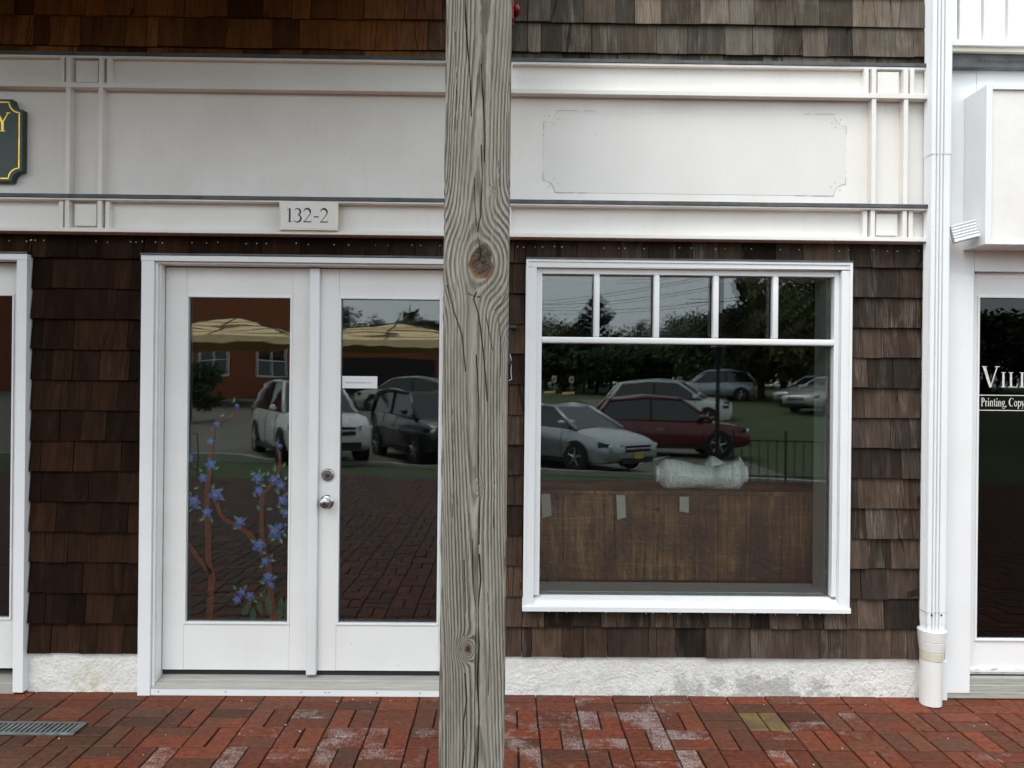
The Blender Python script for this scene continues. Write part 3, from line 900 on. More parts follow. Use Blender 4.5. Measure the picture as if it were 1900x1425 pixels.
def wpane(x0, x1, z0, z1):
    y = 0.014
    MB().add([(x0, y, z0), (x1, y, z0), (x1, y, z1), (x0, y, z1), (x0, y+.0130, z0), (x1, y+.0138, z0), (x1, y+.0146, z1), (x0, y+.0138, z1)], [(0,1,2,3), (4,5,6,7)]).build('pane', M['winglass'], window)
edges = [gx0 - .004] + mx + [gx1 + .004]
for a, c in zip(edges[:-1], edges[1:]): wpane(a, c, hz1 - .008, gz1 + .004)
wpane(gx0 - .004, gx1 + .004, gz0 - .004, hz1 - .0085)
# gasket and the pale inner return
g_ = MB()
g_.box(gx0 - .004, gx0 + .004, 0.030, 0.044, gz0, gz1); g_.box(gx1 - .007, gx1 + .001, 0.030, 0.044, gz0, gz1)
g_.build('gasket', M['blackgap'], window)
r_ = MB()
r_.box(gx0 - .02, gx0 - .001, 0.052, 0.21, gz0 - .02, gz1 + .02); r_.box(gx1 - .006, gx1 + .02, 0.052, 0.21, gz0 - .02, gz1 + .02)
r_.box(gx0, gx1 - .007, 0.052, 0.24, gz0 - .03, gz0 + .003); r_.box(gx0, gx1 - .007, 0.052, 0.21, gz1 - .001, gz1 + .02)
r_.build('inner_return', M['reveal'], window)

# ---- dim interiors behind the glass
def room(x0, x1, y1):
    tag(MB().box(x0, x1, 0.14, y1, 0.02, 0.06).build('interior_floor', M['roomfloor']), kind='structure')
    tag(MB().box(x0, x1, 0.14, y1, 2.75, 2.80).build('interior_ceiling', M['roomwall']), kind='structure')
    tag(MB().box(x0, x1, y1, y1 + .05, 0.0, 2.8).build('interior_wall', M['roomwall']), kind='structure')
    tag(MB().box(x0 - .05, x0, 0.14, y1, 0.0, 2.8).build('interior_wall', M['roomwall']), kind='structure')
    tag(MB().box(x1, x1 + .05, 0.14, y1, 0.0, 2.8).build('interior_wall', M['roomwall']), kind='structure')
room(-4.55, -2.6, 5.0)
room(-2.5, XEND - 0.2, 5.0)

# display shelf, wooden counter, tapes, bubble wrap
shelf_z = gz0 + 0.0
YK = 0.30
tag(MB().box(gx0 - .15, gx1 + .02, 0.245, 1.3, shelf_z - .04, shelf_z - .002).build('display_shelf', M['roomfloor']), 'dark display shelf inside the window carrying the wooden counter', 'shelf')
kx0, kx1 = gx0 - 0.06, X(1519, 1000, YK)
kz1 = Z(1260, 915, YK)
ctr = thing('wooden_counter', 'scuffed brown plank counter standing inside the display window', 'counter', ((kx0 + kx1)/2, YK, shelf_z))
edges_ = [kx0, X(1045,1000,YK), X(1140,1000,YK), X(1221,1000,YK), X(1332,1000,YK), X(1392,1000,YK), X(1450,1000,YK), kx1]
for i, (a, c) in enumerate(zip(edges_[:-1], edges_[1:])):
    MB().box(a + .001, c - .001, YK + rnd.uniform(0, .003), YK + .03, shelf_z + .001, kz1 - .012).build('plank', M['planks'], ctr, 0.002)
MB().box(kx0 - .01, kx1 + .01, YK - .012, YK + .42, kz1 - .011, kz1 + .012).build('top_board', M['planks'], ctr, 0.003)
MB().box(kx0, kx1, YK + .38, YK + .41, shelf_z + .001, kz1 - .012).build('back_board', M['planks'], ctr)
hx, hz = X(1221, 946, YK), Z(1221, 946, YK)
MB().lathe([(0.001, -0.002), (0.014, -0.002), (0.014, 0.002)], (hx, YK, hz), 'Y', 14).build('hole', M['blackgap'], ctr)
for i, (u0, u1, va, vb, sk) in enumerate(((1004, 1021, 916, 958, 2), (1143, 1159, 918, 961, 2), (1260, 1277, 921, 951, 0))):
    pts = [P_ for P_ in (W(u0 + sk, vb + (3 if i < 2 else -3), YK), W(u1 + sk, vb - (2 if i < 2 else 0), YK), W(u1, va, YK), W(u0, va, YK))]
    t_ = MB().prism([(p.x, p.z) for p in pts], YK - .0135 + i*.0001, YK - .0130).build('tape_strip', M['tape'])
    tag(t_, ('masking tape strip on the counter, at the left edge of the window pane', 'masking tape strip on the counter, middle one of the three', 'short masking tape strip on the counter, right one of the three')[i], 'tape', 'tape strips on the counter')

def wrap_roll(u0, u1, v0, v1, Y, name, label):
    xa, xb = X(u0, 880, Y), X(u1, 880, Y)
    zb_ = kz1 + .013; zt_ = Z((u0+u1)/2, v0, Y)
    hgt = zt_ - zb_
    m = MB(); n, k = 140, 22; vs = []; fs = []
    for i in range(n + 1):
        t = i/n
        x = xa + (xb-xa)*t
        e = min(1.0, (min(t, 1-t)/.10))**.5 if 0 < t < 1 else 0.55
        e = max(e, .55)
        sag = 1.0 - 0.20*math.sin(math.pi*t)**2 + .05*math.sin(7*t)
        for j in range(k):
            a = 2*math.pi*j/k
            rr = 1 + .06*math.sin(3*a + 9*t) + rnd.uniform(-.008, .008) + .022*math.sin(2*math.pi*28*t)
            y = Y + .085*e*rr*math.cos(a)
            z = zb_ + hgt*.5*sag*(1 + e*rr*math.sin(a)) 
            vs.append((x, y, max(zb_, z)))
    for i in range(n):
        for j in range(k):
            fs.append((i*k+j, i*k+(j+1) % k, (i+1)*k+(j+1) % k, (i+1)*k+j))
    fs.append(tuple(range(k-1, -1, -1))); fs.append(tuple(n*k+j for j in range(k)))
    m.add(vs, fs)
    return tag(m.build(name, M['bubble'], smooth=True), label, 'bubble wrap')
wrap_roll(1216, 1384, 852, 905, YK + .085, 'bubble_wrap_roll', 'pale grey bubble wrap roll lying on the wooden counter')
wrap_roll(1308, 1378, 846, 890, YK + .28, 'bubble_wrap_sheet', 'small crumpled bubble wrap sheet behind the longer roll')

# ================================================================== lettering
def arc(cx, cz, rx, rz, a0, a1, n=14):
    return [(cx + rx*math.cos(R(a0+(a1-a0)*i/n)), cz + rz*math.sin(R(a0+(a1-a0)*i/n))) for i in range(n+1)]
GL = {
 '1': (.50, [([(.25,0),(.25,.98)], .125), ([(.07,.016),(.43,.016)], .032), ([(.04,.865),(.17,.93),(.29,.99)], [.02,.05,.05])]),
 '3': (.62, [(arc(.26,.745,.20,.235,155,-78), [.03,.07,.12,.12,.05]), (arc(.23,.275,.27,.265,82,-150), [.04,.10,.13,.12,.07,.03])]),
 '2': (.68, [(arc(.27,.71,.235,.275,168,-28)+[(.30,.34),(.06,.03)], [.03,.07,.13,.14,.13,.06,.04]), ([(.03,.035),(.55,.035)], .075), ([(.52,.02),(.60,.15)], [.07,.015])]),
 '-': (.42, [([(.03,.40),(.37,.40)], .085)]),
 'V': (.92, [([(.12,.99),(.46,-.01)], [.15,.11]), ([(.46,-.01),(.80,.99)], [.05,.055]), ([(0,.985),(.27,.985)], .03), ([(.67,.985),(.94,.985)], .03)]),
 'I': (.46, [([(.21,0),(.21,1)], .14), ([(.04,.015),(.38,.015)], .035), ([(.04,.985),(.38,.985)], .035)]),
 'L': (.72, [([(.21,0),(.21,1)], .14), ([(.04,.02),(.62,.02)], .045), ([(.04,.985),(.38,.985)], .035), ([(.63,0),(.67,.26)], [.06,.02])]),
 'P': (.64, [([(.19,0),(.19,1)], .12), ([(.03,.015),(.36,.015)], .035), ([(.03,.985),(.26,.985)], .035), (arc(.24,.735,.30,.25,90,-90), [.05,.09,.13,.09,.05])]),
 'r': (.42, [([(.15,0),(.15,.64)], .10), ([(.02,.015),(.30,.015)], .03), ([(.18,.46),(.27,.60),(.38,.60)], [.04,.07,.10]), ([(.03,.625),(.15,.625)], .03)]),
 'i': (.31, [([(.15,0),(.15,.64)], .10), ([(.02,.015),(.28,.015)], .03), ([(.15,.82),(.15,.94)], .12), ([(.03,.625),(.15,.625)], .03)]),
 'n': (.64, [([(.15,0),(.15,.64)], .10), ([(.02,.015),(.28,.015)], .03), ([(.17,.48),(.27,.60),(.38,.62),(.47,.55),(.49,.42),(.49,0)], [.04,.06,.07,.09,.10,.10]), ([(.36,.015),(.62,.015)], .03), ([(.03,.625),(.15,.625)], .03)]),
 't': (.39, [([(.17,.10),(.17,.84)], [.10,.07]), ([(.02,.62),(.35,.62)], .045), ([(.17,.12),(.21,.03),(.28,.02),(.36,.08)], [.10,.08,.06,.02])]),
 'g': (.54, [(arc(.25,.42,.16,.20,0,360,20), .075), (arc(.26,-.13,.22,.125,0,360,20), .05), ([(.15,.25),(.11,.12),(.30,.02)], .05), ([(.38,.58),(.50,.62)], [.04,.08])]),
 ',': (.30, [([(.11,.09),(.12,.0),(.06,-.16)], [.13,.11,.02])]),
 'C': (.82, [(arc(.42,.5,.36,.49,48,312,24), [.03,.05,.09,.13,.14,.13,.09,.05,.03]), ([(.66,.74),(.67,.97)], [.03,.05])]),
 'o': (.56, [(arc(.28,.32,.21,.30,0,360,22), [.11,.06,.11,.06,.11])]),
 'p': (.62, [([(.15,-.28),(.15,.64)], .10), (arc(.34,.32,.20,.30,0,360,22), [.11,.06,.09,.06,.11]), ([(.02,-.275),(.30,-.275)], .03), ([(.03,.625),(.15,.625)], .03)]),
 'y': (.56, [([(.08,.62),(.29,.02)], .10), ([(.50,.62),(.29,.02),(.19,-.22),(.07,-.25)], [.04,.045,.05,.08]), ([(0,.62),(.20,.62)], .03), ([(.40,.62),(.58,.62)], .03)]),
 'Y': (.90, [([(.10,.98),(.43,.46)], .13), ([(.78,.98),(.43,.46)], [.05,.06]), ([(.43,.48),(.43,0)], .14), ([(-.03,.985),(.25,.985)], .035), ([(.64,.985),(.91,.985)], .035), ([(.25,.015),(.61,.015)], .035)]),
 ' ': (.28, []),
}
def letters(text, x, z, h, Y, name, mat, parent, sx=1.0, track=0.0, sizes=None):
    m = MB(); k = 0
    for i, ch in enumerate(text):
        hh = h * (sizes[i] if sizes else 1.0)
        adv, strokes = GL[ch]
        for pts, wd in strokes:
            pw = [q*hh for q in wd] if isinstance(wd, (list, tuple)) else wd*hh
            m.stroke([(x + p[0]*hh*sx, z + p[1]*hh) for p in pts], pw, Y - 0.0002*k); k = (k + 1) % 4
        x += adv*hh*sx + track
    return m.build(name, mat, parent)

# ---- house number plaque 132-2
YN2 = -0.112
nx0, nx1 = X(518, 402, YN2), X(626.5, 402, YN2); nz0, nz1 = Z(572, 427, YN2), Z(572, 374, YN2)
pl = MB().box(nx0, nx1, YN2, -0.089, nz0, nz1).build('number_plaque', M['creamedge'], bevel=0.003)
tag(pl, 'cream plaque reading 132-2 on the white sign band', 'plaque')
bw = 0.010
MB().box(nx0 + bw, nx1 - bw, YN2 - .0012, YN2 + .004, nz0 + bw, nz1 - bw).build('face', M['cream'], pl)
p0 = W(531, 412.2, YN2); p1 = W(531, 386.3, YN2)
letters('132-2', p0.x, p0.z, p1.z - p0.z, YN2 - .0022, 'number', M['black'], pl, 1.02, 0.0025)

# ---- dark green sign with gilded border, cut by the left edge of the picture
YG = -0.052
sx1 = X(50, 262, YB); sx0 = sx1 - 1.55
sz0, sz1 = Z(20, 337, YG - .03), Z(20, 184, YG - .03)
sg = MB().prism(notched(sx0, sx1, sz0, sz1, 0.052, 8), YG - .03, YB + .003).build('shop_sign', M['green'], bevel=0.003)
tag(sg, 'dark green sign with gold border at the left edge of the white band', 'sign')
pts = notched(sx0 + .016, sx1 - .016, sz0 + .016, sz1 - .016, 0.052, 8)
MB().stroke(pts + [pts[0]], 0.0065, YG - .0312).build('gold_border', M['gold'], sg)
py = W(19.5, 244, YG - .03)
hY = Z(10, 208.5, YG - .03) - Z(10, 243.5, YG - .03)
letters('Y', py.x - .92*hY*0.86, py.z, hY, YG - .0314, 'gilded_letter', M['gold'], sg, 0.86)

# ================================================================== downspout
YF = -0.135
dx0, dx1 = X(1724, 700, YF), X(1763, 700, YF)
def spout_profile(x0, x1, y0, y1):
    """corrugated rectangular section, front at y0"""
    w_ = x1 - x0
    p = [(x0, y1), (x1, y1), (x1, y0 + .012), (x1 - .004, y0 + .003)]
    p = [(x0 + .004, y1), (x0, y1 - .006)]
    for i in range(9):                                   # fluted left side
        p.append((x0 + (0.005 if i % 2 else 0), y1 - .012 - i*(y1-y0-.026)/8.0))
    p += [(x0, y0 + .012), (x0 + .004, y0 + .003), (x0 + .010, y0)]
    a, c = x0 + .022, x0 + w_*.72
    for i in range(3):
        q = a + (c-a)*i/3
        s_ = (c-a)/3
        p += [(q, y0), (q + s_*.10, y0 + .011), (q + s_*.34, y0 + .011), (q + s_*.44, y0), (q + s_, y0)]
    p += [(x1 - .010, y0), (x1 - .004, y0 + .003), (x1, y0 + .012), (x1, y1 - .006), (x1 - .004, y1)]
    out = [p[0]]
    for q in p[1:]:
        if math.hypot(q[0]-out[-1][0], q[1]-out[-1][1]) > 1e-5: out.append(q)
    return out
ds = thing('downspout', 'white fluted downspout running down the corner of the shingled wall', 'downspout', ((dx0+dx1)/2, YF + .04, 0.0))
zseam = Z(1745, 278, YF); zlow = Z(1735, 1137, YF); zsl = Z(1735, 1172, YF)
def spout(x0, x1, y0, y1, za, zb_, nm, mat=None):
    return MB().prism_z(spout_profile(x0, x1, y0, y1), za, zb_).build(nm, mat or M['vinyl'], ds)
spout(dx0, dx1, YF, -0.055, zseam - .02, 4.4, 'upper_pipe')
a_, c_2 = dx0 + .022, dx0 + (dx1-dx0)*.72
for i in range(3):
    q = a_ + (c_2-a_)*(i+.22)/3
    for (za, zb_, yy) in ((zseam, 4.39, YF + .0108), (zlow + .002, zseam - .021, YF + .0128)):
        MB().box(q - .0021, q + .0021, yy, yy + .003, za, zb_).build('groove_shade', M['paintedshade'], ds)  # grey strips paint the shade inside the flutes
spout(dx0 + .0022, dx1 - .0022, YF + .0022, -0.057, zlow - .06, zseam, 'lower_pipe')
spout(dx0 + .0035, dx1 - .0035, YF + .0045, -0.060, zsl - .05, zlow, 'sleeve')
MB().box(dx0 + .0020, dx1 - .0020, YF + .0012, -.058, zlow - .0015, zlow + .001).build('lap_joint', M['ghostline'], ds)
for u in (1729, 1747):
    MB().lathe([(0.001, -.0035), (0.005, -.003), (0.005, .002)], (X(u, 1142, YF), YF + .004, Z(u, 1142, YF)), 'Y', 10).build('rivet_hole', M['black'], ds)
pcx, pcy = X(1730, 1180, -.10), -0.094
def ring(r0, r1, v1, v0, nm, mat, ex=1.0):
    za, zb_ = Z(1730, v0, -.14), Z(1730, v1, -.14)
    o = MB().lathe([(r0*.94, za), (r0, za + .003), (r1, zb_ - .003), (r1*.94, zb_)], (pcx, pcy, 0), 'Z', 32).build(nm, mat, ds, smooth='auto')
    return o
ring(0.064, 0.068, 1172, 1193, 'adapter_collar', M['pvc'])
ring(0.058, 0.063, 1193, 1212, 'adapter_neck', M['pvc'])
ring(0.056, 0.057, 1212, 1228.5, 'coupling', M['ring'])
MB().lathe([(0.050, 0.002), (0.0525, 0.004), (0.0535, Z(1730, 1228.5, -.14))], (pcx - .003, pcy, 0), 'Z', 32).build('ground_pipe', M['pvc'], ds, smooth='auto')
# short fluted branch coming out of the neighbour's sign box
pa, pb = W(1766, 436, -0.11), W(1812, 424, -0.15)
br = MB()
dv = (pb - pa).normalized(); upv = Vector((0, 0, 1)); sv = dv.cross(upv).normalized(); upv = sv.cross(dv).normalized()
hw, hd = 0.050, 0.032
prof = [(-hd, -hw), (hd, -hw), (hd, hw), (-hd, hw)]
fp = [(-hd, -hw)]
for i in range(5):
    q = -hw + .008 + i*(2*hw - .016)/5
    s_ = (2*hw - .016)/5
    fp += [(-hd, q), (-hd + .006, q + s_*.3), (-hd + .006, q + s_*.7), (-hd, q + s_)]
fp += [(-hd, hw), (hd, hw), (hd, -hw)]
n = len(fp)
sgn = 1 if sv.y > 0 else -1
vs = []
for p in (pa, pb):
    for (a, c) in fp: vs.append(tuple(p + sv*a*sgn + upv*c*.86))
br.add(vs, [tuple(range(n)), tuple(range(2*n-1, n-1, -1))] + [(i, (i+1) % n, (i+1) % n+n, i+n) for i in range(n)])
br.build('branch_pipe', M['vinyl'], ds)

# ================================================================== the neighbouring white shop
nb = thing('white_shop_building', 'white painted shop at the right edge with glass door and roof deck', 'building', (XEND + .5, 0, 0))
NX0, NX1 = XEND + 0.003, 5.2
YW = -0.012
zl0, zl1 = Z(1840, 126, -.05), Z(1840, 99, -.05)
xs_ = X(1812, 140, YW)
ncx0, ncx1 = X(1757, 900, -.034), X(1803.5, 900, -.034)
ndx = X(1808, 880, 0.03)
zn_head = Z(1850, 503, -.02)
w_ = MB()
w_.box(NX0, xs_ - .001, YW, 0.12, Z(1790, 513, YW), zl0)
w_.box(NX0, ncx1, YW, 0.12, 0.06, Z(1790, 513, YW) - .0015)
nwall = w_.build('wall', M['trim'], nb)
MB().box(xs_ + .0005, NX1, YW - .001, 0.12, zn_head, zl0).build('wall_board', M['trim'], nb)
MB().box(NX1 - 1.2, NX1, YW, .12, 0.0, zn_head - .001).build('wall_board', M['trim'], nb)
MB().box(ncx0, ncx1 - .001, -.034, YW - .001, Z(1780, 1286, -.034), Z(1780, 513, -.034)).build('casing', M['trim'], nb, 0.002)
MB().box(X(1746.5, 1260, -.04), X(1755.5, 1260, -.04), -.052, YW - .001, 0.002, Z(1750, 1226, -.04)).build('corner_strip', M['trim'], nb, 0.002)
# door
dL = ndx; dz1_, dz0_ = Z(1850, 508, 0.03), Z(1850, 1251, 0.03)
gl_, gt_, gb_ = X(1814, 880, 0.03), Z(1850, 553, 0.03), Z(1850, 1185, 0.03)
dR = dL + 1.0
m = MB()
m.box(dL - .03, gl_ - .010, 0.03, 0.075, dz0_, dz1_); m.box(dR - .11, dR, 0.03, 0.075, dz0_, dz1_)
m.box(gl_ - .0095, dR - .1105, 0.031, 0.075, dz0_, gb_ - .010); m.box(gl_ - .0095, dR - .1105, 0.031, 0.075, gt_ + .010, dz1_)
nd = m.build('door', M['door'], nb, 0.0012)
for (a, c, e, f_) in ((gl_ - .011, gl_, gb_ - .011, gt_ + .011), (gl_, dR - .11, gb_ - .011, gb_), (gl_, dR - .11, gt_, gt_ + .011)):
    MB().box(a, c, 0.022, 0.05, e, f_).build('glazing_bead', M['trim'], nd, 0.003)
MB().add([(gl_ - .003, .044, gb_ - .003), (dR - .10, .044, gb_ - .003), (dR - .10, .044, gt_ + .003), (gl_ - .003, .044, gt_ + .003)], [(0,1,2,3)]).build('pane', M['darkglass'], nd)
# flaking lip on the bottom rail
zk = Z(1850, 1243, 0.03)
MB().box(dL - .028, dR, .020, .030, zk - .008, zk + .008).build('drip_rail', M['trim'], nd, 0.002)
fk = MB()
for i in range(34):
    x = rnd.uniform(gl_ - .02, gl_ + .45); z = zk + rnd.choice((-.010, .009, .004)) + rnd.uniform(-.002, .002); l = rnd.uniform(.008, .035)
    fk.stroke([(x, z), (x + l*.4, z + rnd.uniform(-.002, .002)), (x + l, z)], [.001, rnd.uniform(.002, .005), .001], .0193)
fk.build('flaked_paint', M['ghostline'], nd)
MB().box(dL, NX1 - 1.2, 0.028, 0.12, zn_head - .03, zn_head - .002).build('door_head', M['trim'], nb)
MB().box(ncx1, NX1 - 1.2, 0.02, 0.12, Z(1850, 1256, 0), dz0_ - .001).build('door_sweep', M['blackgap'], nb)
zs_ = [Z(1850, 1258, -.01), Z(1850, 1271, -.02), Z(1850, 1284, -.03), 0.0]
MB().box(ncx1, NX1 - 1.2, -.010, .12, zs_[1] + .001, zs_[0]).build('threshold', M['threshold'], nb, 0.003)
MB().box(ncx1 - .002, NX1 - 1.2, -.022, .12, zs_[2] + .001, zs_[1]).build('threshold', M['threshold'], nb, 0.003)
MB().box(ncx0 + .003, NX1 - 1.2, -.030, .12, 0.004, zs_[2]).build('threshold', M['threshold'], nb, 0.003)
# window lettering on the glass
YL = 0.041
a0 = W(1821.5, 718, YL); h1 = Z(1840, 680, YL) - Z(1840, 718.5, YL)
letters('VILL', a0.x, a0.z, h1, YL, 'lettering', M['letter'], nd, 0.93, 0.006, [1, .72, .72, .72])
a1 = W(1820, 753.5, YL); h2 = Z(1840, 739, YL) - Z(1840, 754, YL)
letters('Printing, Copy', a1.x, a1.z, h2*1.04, YL, 'lettering', M['letter'], nd, 0.72, 0.0006)
rl = MB()
for v in (733.5, 761.5):
    z = Z(1860, v, YL); rl.stroke([(X(1815.5, v, YL), z), (dR - .12, z)], 0.0042, YL)
rl.build('lettering_rule', M['letter'], nd)
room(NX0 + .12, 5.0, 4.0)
# projecting blank sign box
bx0, bx1 = X(1788, 320, YW), 4.6
YX = -0.20
bz1, bz0 = Z(1850, 157, YX), Z(1850, 453, YX)
bz1b = bz1
sbx = MB()
sbx.box(bx0, bx1, YX + .02, YW - .002, bz0, bz1)
sbox = sbx.build('sign_box', M['trim'], nb, 0.002)
fw = 0.030
for (a, c, e, f_) in ((bx0 - .001, bx0 + fw, bz0 - .001, bz1 + .001), (bx0 + fw, bx1, bz1 - fw*.75, bz1 + .001), (bx0 + fw, bx1, bz0 - .001, bz0 + fw*.3)):
    MB().box(a, c, YX, YX + .021, e, f_).build('frame', M['trim'], sbox, 0.002)
MB().box(bx0 + fw, bx1, YX + .012, YX + .0195, bz0 + fw*.3, bz1 - fw*.75).build('blank_panel', M['fascia'], sbox)
# lead apron, cream moulding, roof-deck railing
lead2 = flash(NX0, NX1, -.06, 0.1, zl0, zl1, 'flashing', nb)
scr = MB()
x = X(1808, 118, -.062); zc = Z(1830, 114, -.062)
for i in range(26):
    hh = rnd.uniform(.008, .018); x += rnd.uniform(.008, .017)
    q = [(x + rnd.uniform(-.007, .007), zc + hh*rnd.uniform(-.6, .8)) for _ in range(4)]
    scr.stroke(q, .0022, -.0635)
scr.build('scratched_marks', M['black'], lead2)
zc0, zc1 = Z(1840, 96, -.085), Z(1840, 86, -.085)
MB().box(NX0, NX1, -.085, 0.3, zc0, zc1).build('cornice', M['creamedge'], nb, 0.004)
zr0, zr1 = Z(1840, 85, -.10), Z(1840, 74, -.10)
MB().box(NX0, NX1, -.10, .3, zr0, zr1).build('bottom_rail', M['trim'], nb, 0.003)
xb0 = X(1785.5, 40, -.06); step = (X(1874, 40, -.06) - X(1829, 40, -.06))
i = 0
while xb0 + i*step < NX1:
    x = xb0 + i*step
    MB().box(x - .014, x + .014, -.06, -.032, zr1 - .002, zr1 + .85).build('baluster', M['trim'], nb, 0.002)
    i += 1
MB().box(NX0, NX1, -.075, -.015, zr1 + .85, zr1 + .90).build('top_rail', M['trim'], nb, 0.004)
MB().box(NX0 + .01, NX1, 0.302, 4.2, zr0 - .15, zr0).build('roof_deck', M['lead'], nb)

# ================================================================== small fixtures beside the post
ab = thing('red_alarm_fixture', 'small red fixture showing beside the post on the upper shingles', 'alarm', (X(944, 10, -.04), -.03, Z(944, 30, -.04)))
cx, cz = X(958, 16.5, -.06), Z(958, 16.5, -.06)
MB().box(X(925, 0, -.06), X(953.5, 0, -.06), -.075, -.012, Z(950, 38, -.06), Z(950, -25, -.06)).build('case', M['red'], ab, 0.006)
MB().lathe([(0.001, -.034), (0.008, -.033), (0.010, -.028), (0.017, -.024), (0.019, -.012), (0.019, .03)], (cx, -.05, cz), 'Y', 20).build('button', M['red'], ab, smooth='auto')
MB().tube([(X(951, 36, -.05), -.05, Z(951, 30, -.05)), (X(952, 45, -.05), -.045, Z(952, 45, -.05))], .003, 6).build('cable', M['red'], ab)
hk = thing('iron_hanger', 'black iron hanger with wire loop beside the post and window', 'hanger', (X(950, 640, -.03), -.02, Z(950, 700, -.03)))
MB().box(X(930, 606, -.05), X(958.5, 606, -.05), -.058, -.014, Z(950, 610, -.05), Z(950, 603, -.05)).build('arm', M['iron'], hk, 0.003)
MB().tube([(X(948, 608, -.04), -.04, Z(948, 608, -.04)), (X(945, 640, -.04), -.036, Z(945, 640, -.04)), (X(944, 660, -.04), -.035, Z(944, 660, -.04))], [.006, .005, .004], 8).build('stem', M['iron'], hk)
MB().tube([(X(943, 658, -.04), -.036, Z(943, 658, -.04)), (X(946, 672, -.04), -.036, Z(946, 672, -.04)), (X(943, 688, -.04), -.036, Z(943, 688, -.04))], [.006, .012, .006], 10).build('weight', M['iron'], hk, smooth=True)
MB().tube([(X(946, 656, -.03), -.032, Z(946, 656, -.03)), (X(949, 668, -.03), -.034, Z(949, 668, -.03)), (X(948, 690, -.03), -.034, Z(948, 690, -.03)), (X(949.5, 704, -.03), -.034, Z(949.5, 704, -.03)), (X(944, 706, -.03), -.03, Z(944, 706, -.03))], .0018, 6).build('wire_loop', M['ghost'], hk)

# ================================================================== the timber post
def vnoise(x, y, seed=0):
    r = np.random.RandomState(seed)
    tab = r.rand(256, 256)
    xi = np.floor(x).astype(int); yi = np.floor(y).astype(int)
    fx = x - xi; fy = y - yi
    fx = fx*fx*(3-2*fx); fy = fy*fy*(3-2*fy)
    g = lambda a, c: tab[a % 256, c % 256]
    return (g(xi, yi)*(1-fx)+g(xi+1, yi)*fx)*(1-fy)+(g(xi, yi+1)*(1-fx)+g(xi+1, yi+1)*fx)*fy
PW = 0.19
PD = 1427*0.19/122.0
PY0 = -4 + PD; PY1 = PY0 + PW
PXC = X(881.5, 712, PY0)
def wood_field(s, q, z):
    """growth-ring 'age' at across s, depth q, height z; branches merge into the stem so the grain swirls round knots"""
    wob = (vnoise(z*.6+3, s*0+.5, 1)-.5)
    pith_s = 0.012 + 0.030*wob + .012*np.sin(z*2.1+1)
    pith_q = 0.034 + 0.040*(vnoise(z*1.2+9, s*0+7.5, 2)-.5) + 0.006*(vnoise(z*5+1, s*12, 5)-.5)
    a = np.sqrt((s-pith_s)**2 + (q-pith_q+0.0)**2*1.0)
    knots = [(0.0150, 1.963, 1.75, 1.42), (-0.0125, 0.845, 0.50, 1.6), (0.012, 1.315, 0.34, 1.8), (0.045, 2.17, .18, 1.6)]
    h = 0.0095
    T = np.exp(-a/h)
    for ks, kz, kk, an in knots:
        r_ = np.sqrt((s-ks)**2 + ((z-kz)/an)**2)
        T = T + np.exp(-(r_/kk + q*0.25 + .002)/h)
    T = -h*np.log(T)
    T = T + 0.0018*(vnoise(s*42+11, z*3.2, 3)-.5) + 0.0010*(vnoise(s*120+5, z*9, 4)-.5) + .0007*(vnoise(s*40, z*60, 6)-.5)
    return T, knots
CR = [([(862,-40),(864,40),(870,110),(873,155),(875,215)], 3.0), ([(893,120),(896,175),(900,250),(899,300)], 2.6), ([(893,270),(895,330),(892,400),(886,430)], 2.8), ([(880,330),(882,395),(884,420)], 1.8), ([(887,440),(892,470),(890,482)], 1.6),
      ([(884,543),(879,556),(887,580),(892,610),(897,655),(901,700),(904,745)], 2.8), ([(830,530),(841,575),(857,620),(861,660),(864,690)], 2.2), ([(940,545),(930,565),(918,576)], 1.8), ([(901,585),(909,620),(914,650)], 1.4),
      ([(884,660),(887,720),(889,760),(888,820),(888,880),(889,925),(889,1010)], 2.8), ([(889,1030),(892,1075),(888,1120),(888,1170),(889,1200),(886,1260),(889,1330),(885,1440)], 2.8), ([(876,1000),(878,1090),(884,1140),(882,1220),(881,1300),(881,1440)], 1.7),
      ([(861,1040),(864,1120),(862,1180)], 1.4), ([(862,1250),(866,1300),(860,1340),(861,1390),(857,1440)], 2.3), ([(925,590),(930,640),(928,700)], 1.3), ([(868,545),(880,550),(892,552)], 1.4), ([(925,300),(927,345)], 1.2), ([(845,60),(848,180),(846,240)], 1.0), ([(915,820),(918,900),(915,980)], 1.1), ([(840,760),(842,880),(839,960)], 1.0), ([(905,1100),(908,1200),(906,1290)], 1.2)]
def crack_field(xw, z):
    d = np.full(xw.shape, 9.0)
    for pts, wpx in CR:
        pw = [W(u, v, PY0) for u, v in pts]
        for p, q in zip(pw[:-1], pw[1:]):
            dx, dz = q.x-p.x, q.z-p.z
            t = np.clip(((xw-p.x)*dx+(z-p.z)*dz)/(dx*dx+dz*dz), 0, 1)
            dd = np.hypot(xw-p.x-t*dx+.0012*(vnoise(z*30, z*0+1.5, 77)-.5), z-p.z-t*dz)/(wpx*PD/1427*0.5*(.25+.75*vnoise(z*18, z*0+4.5, 78)))
            d = np.minimum(d, dd)
    return d
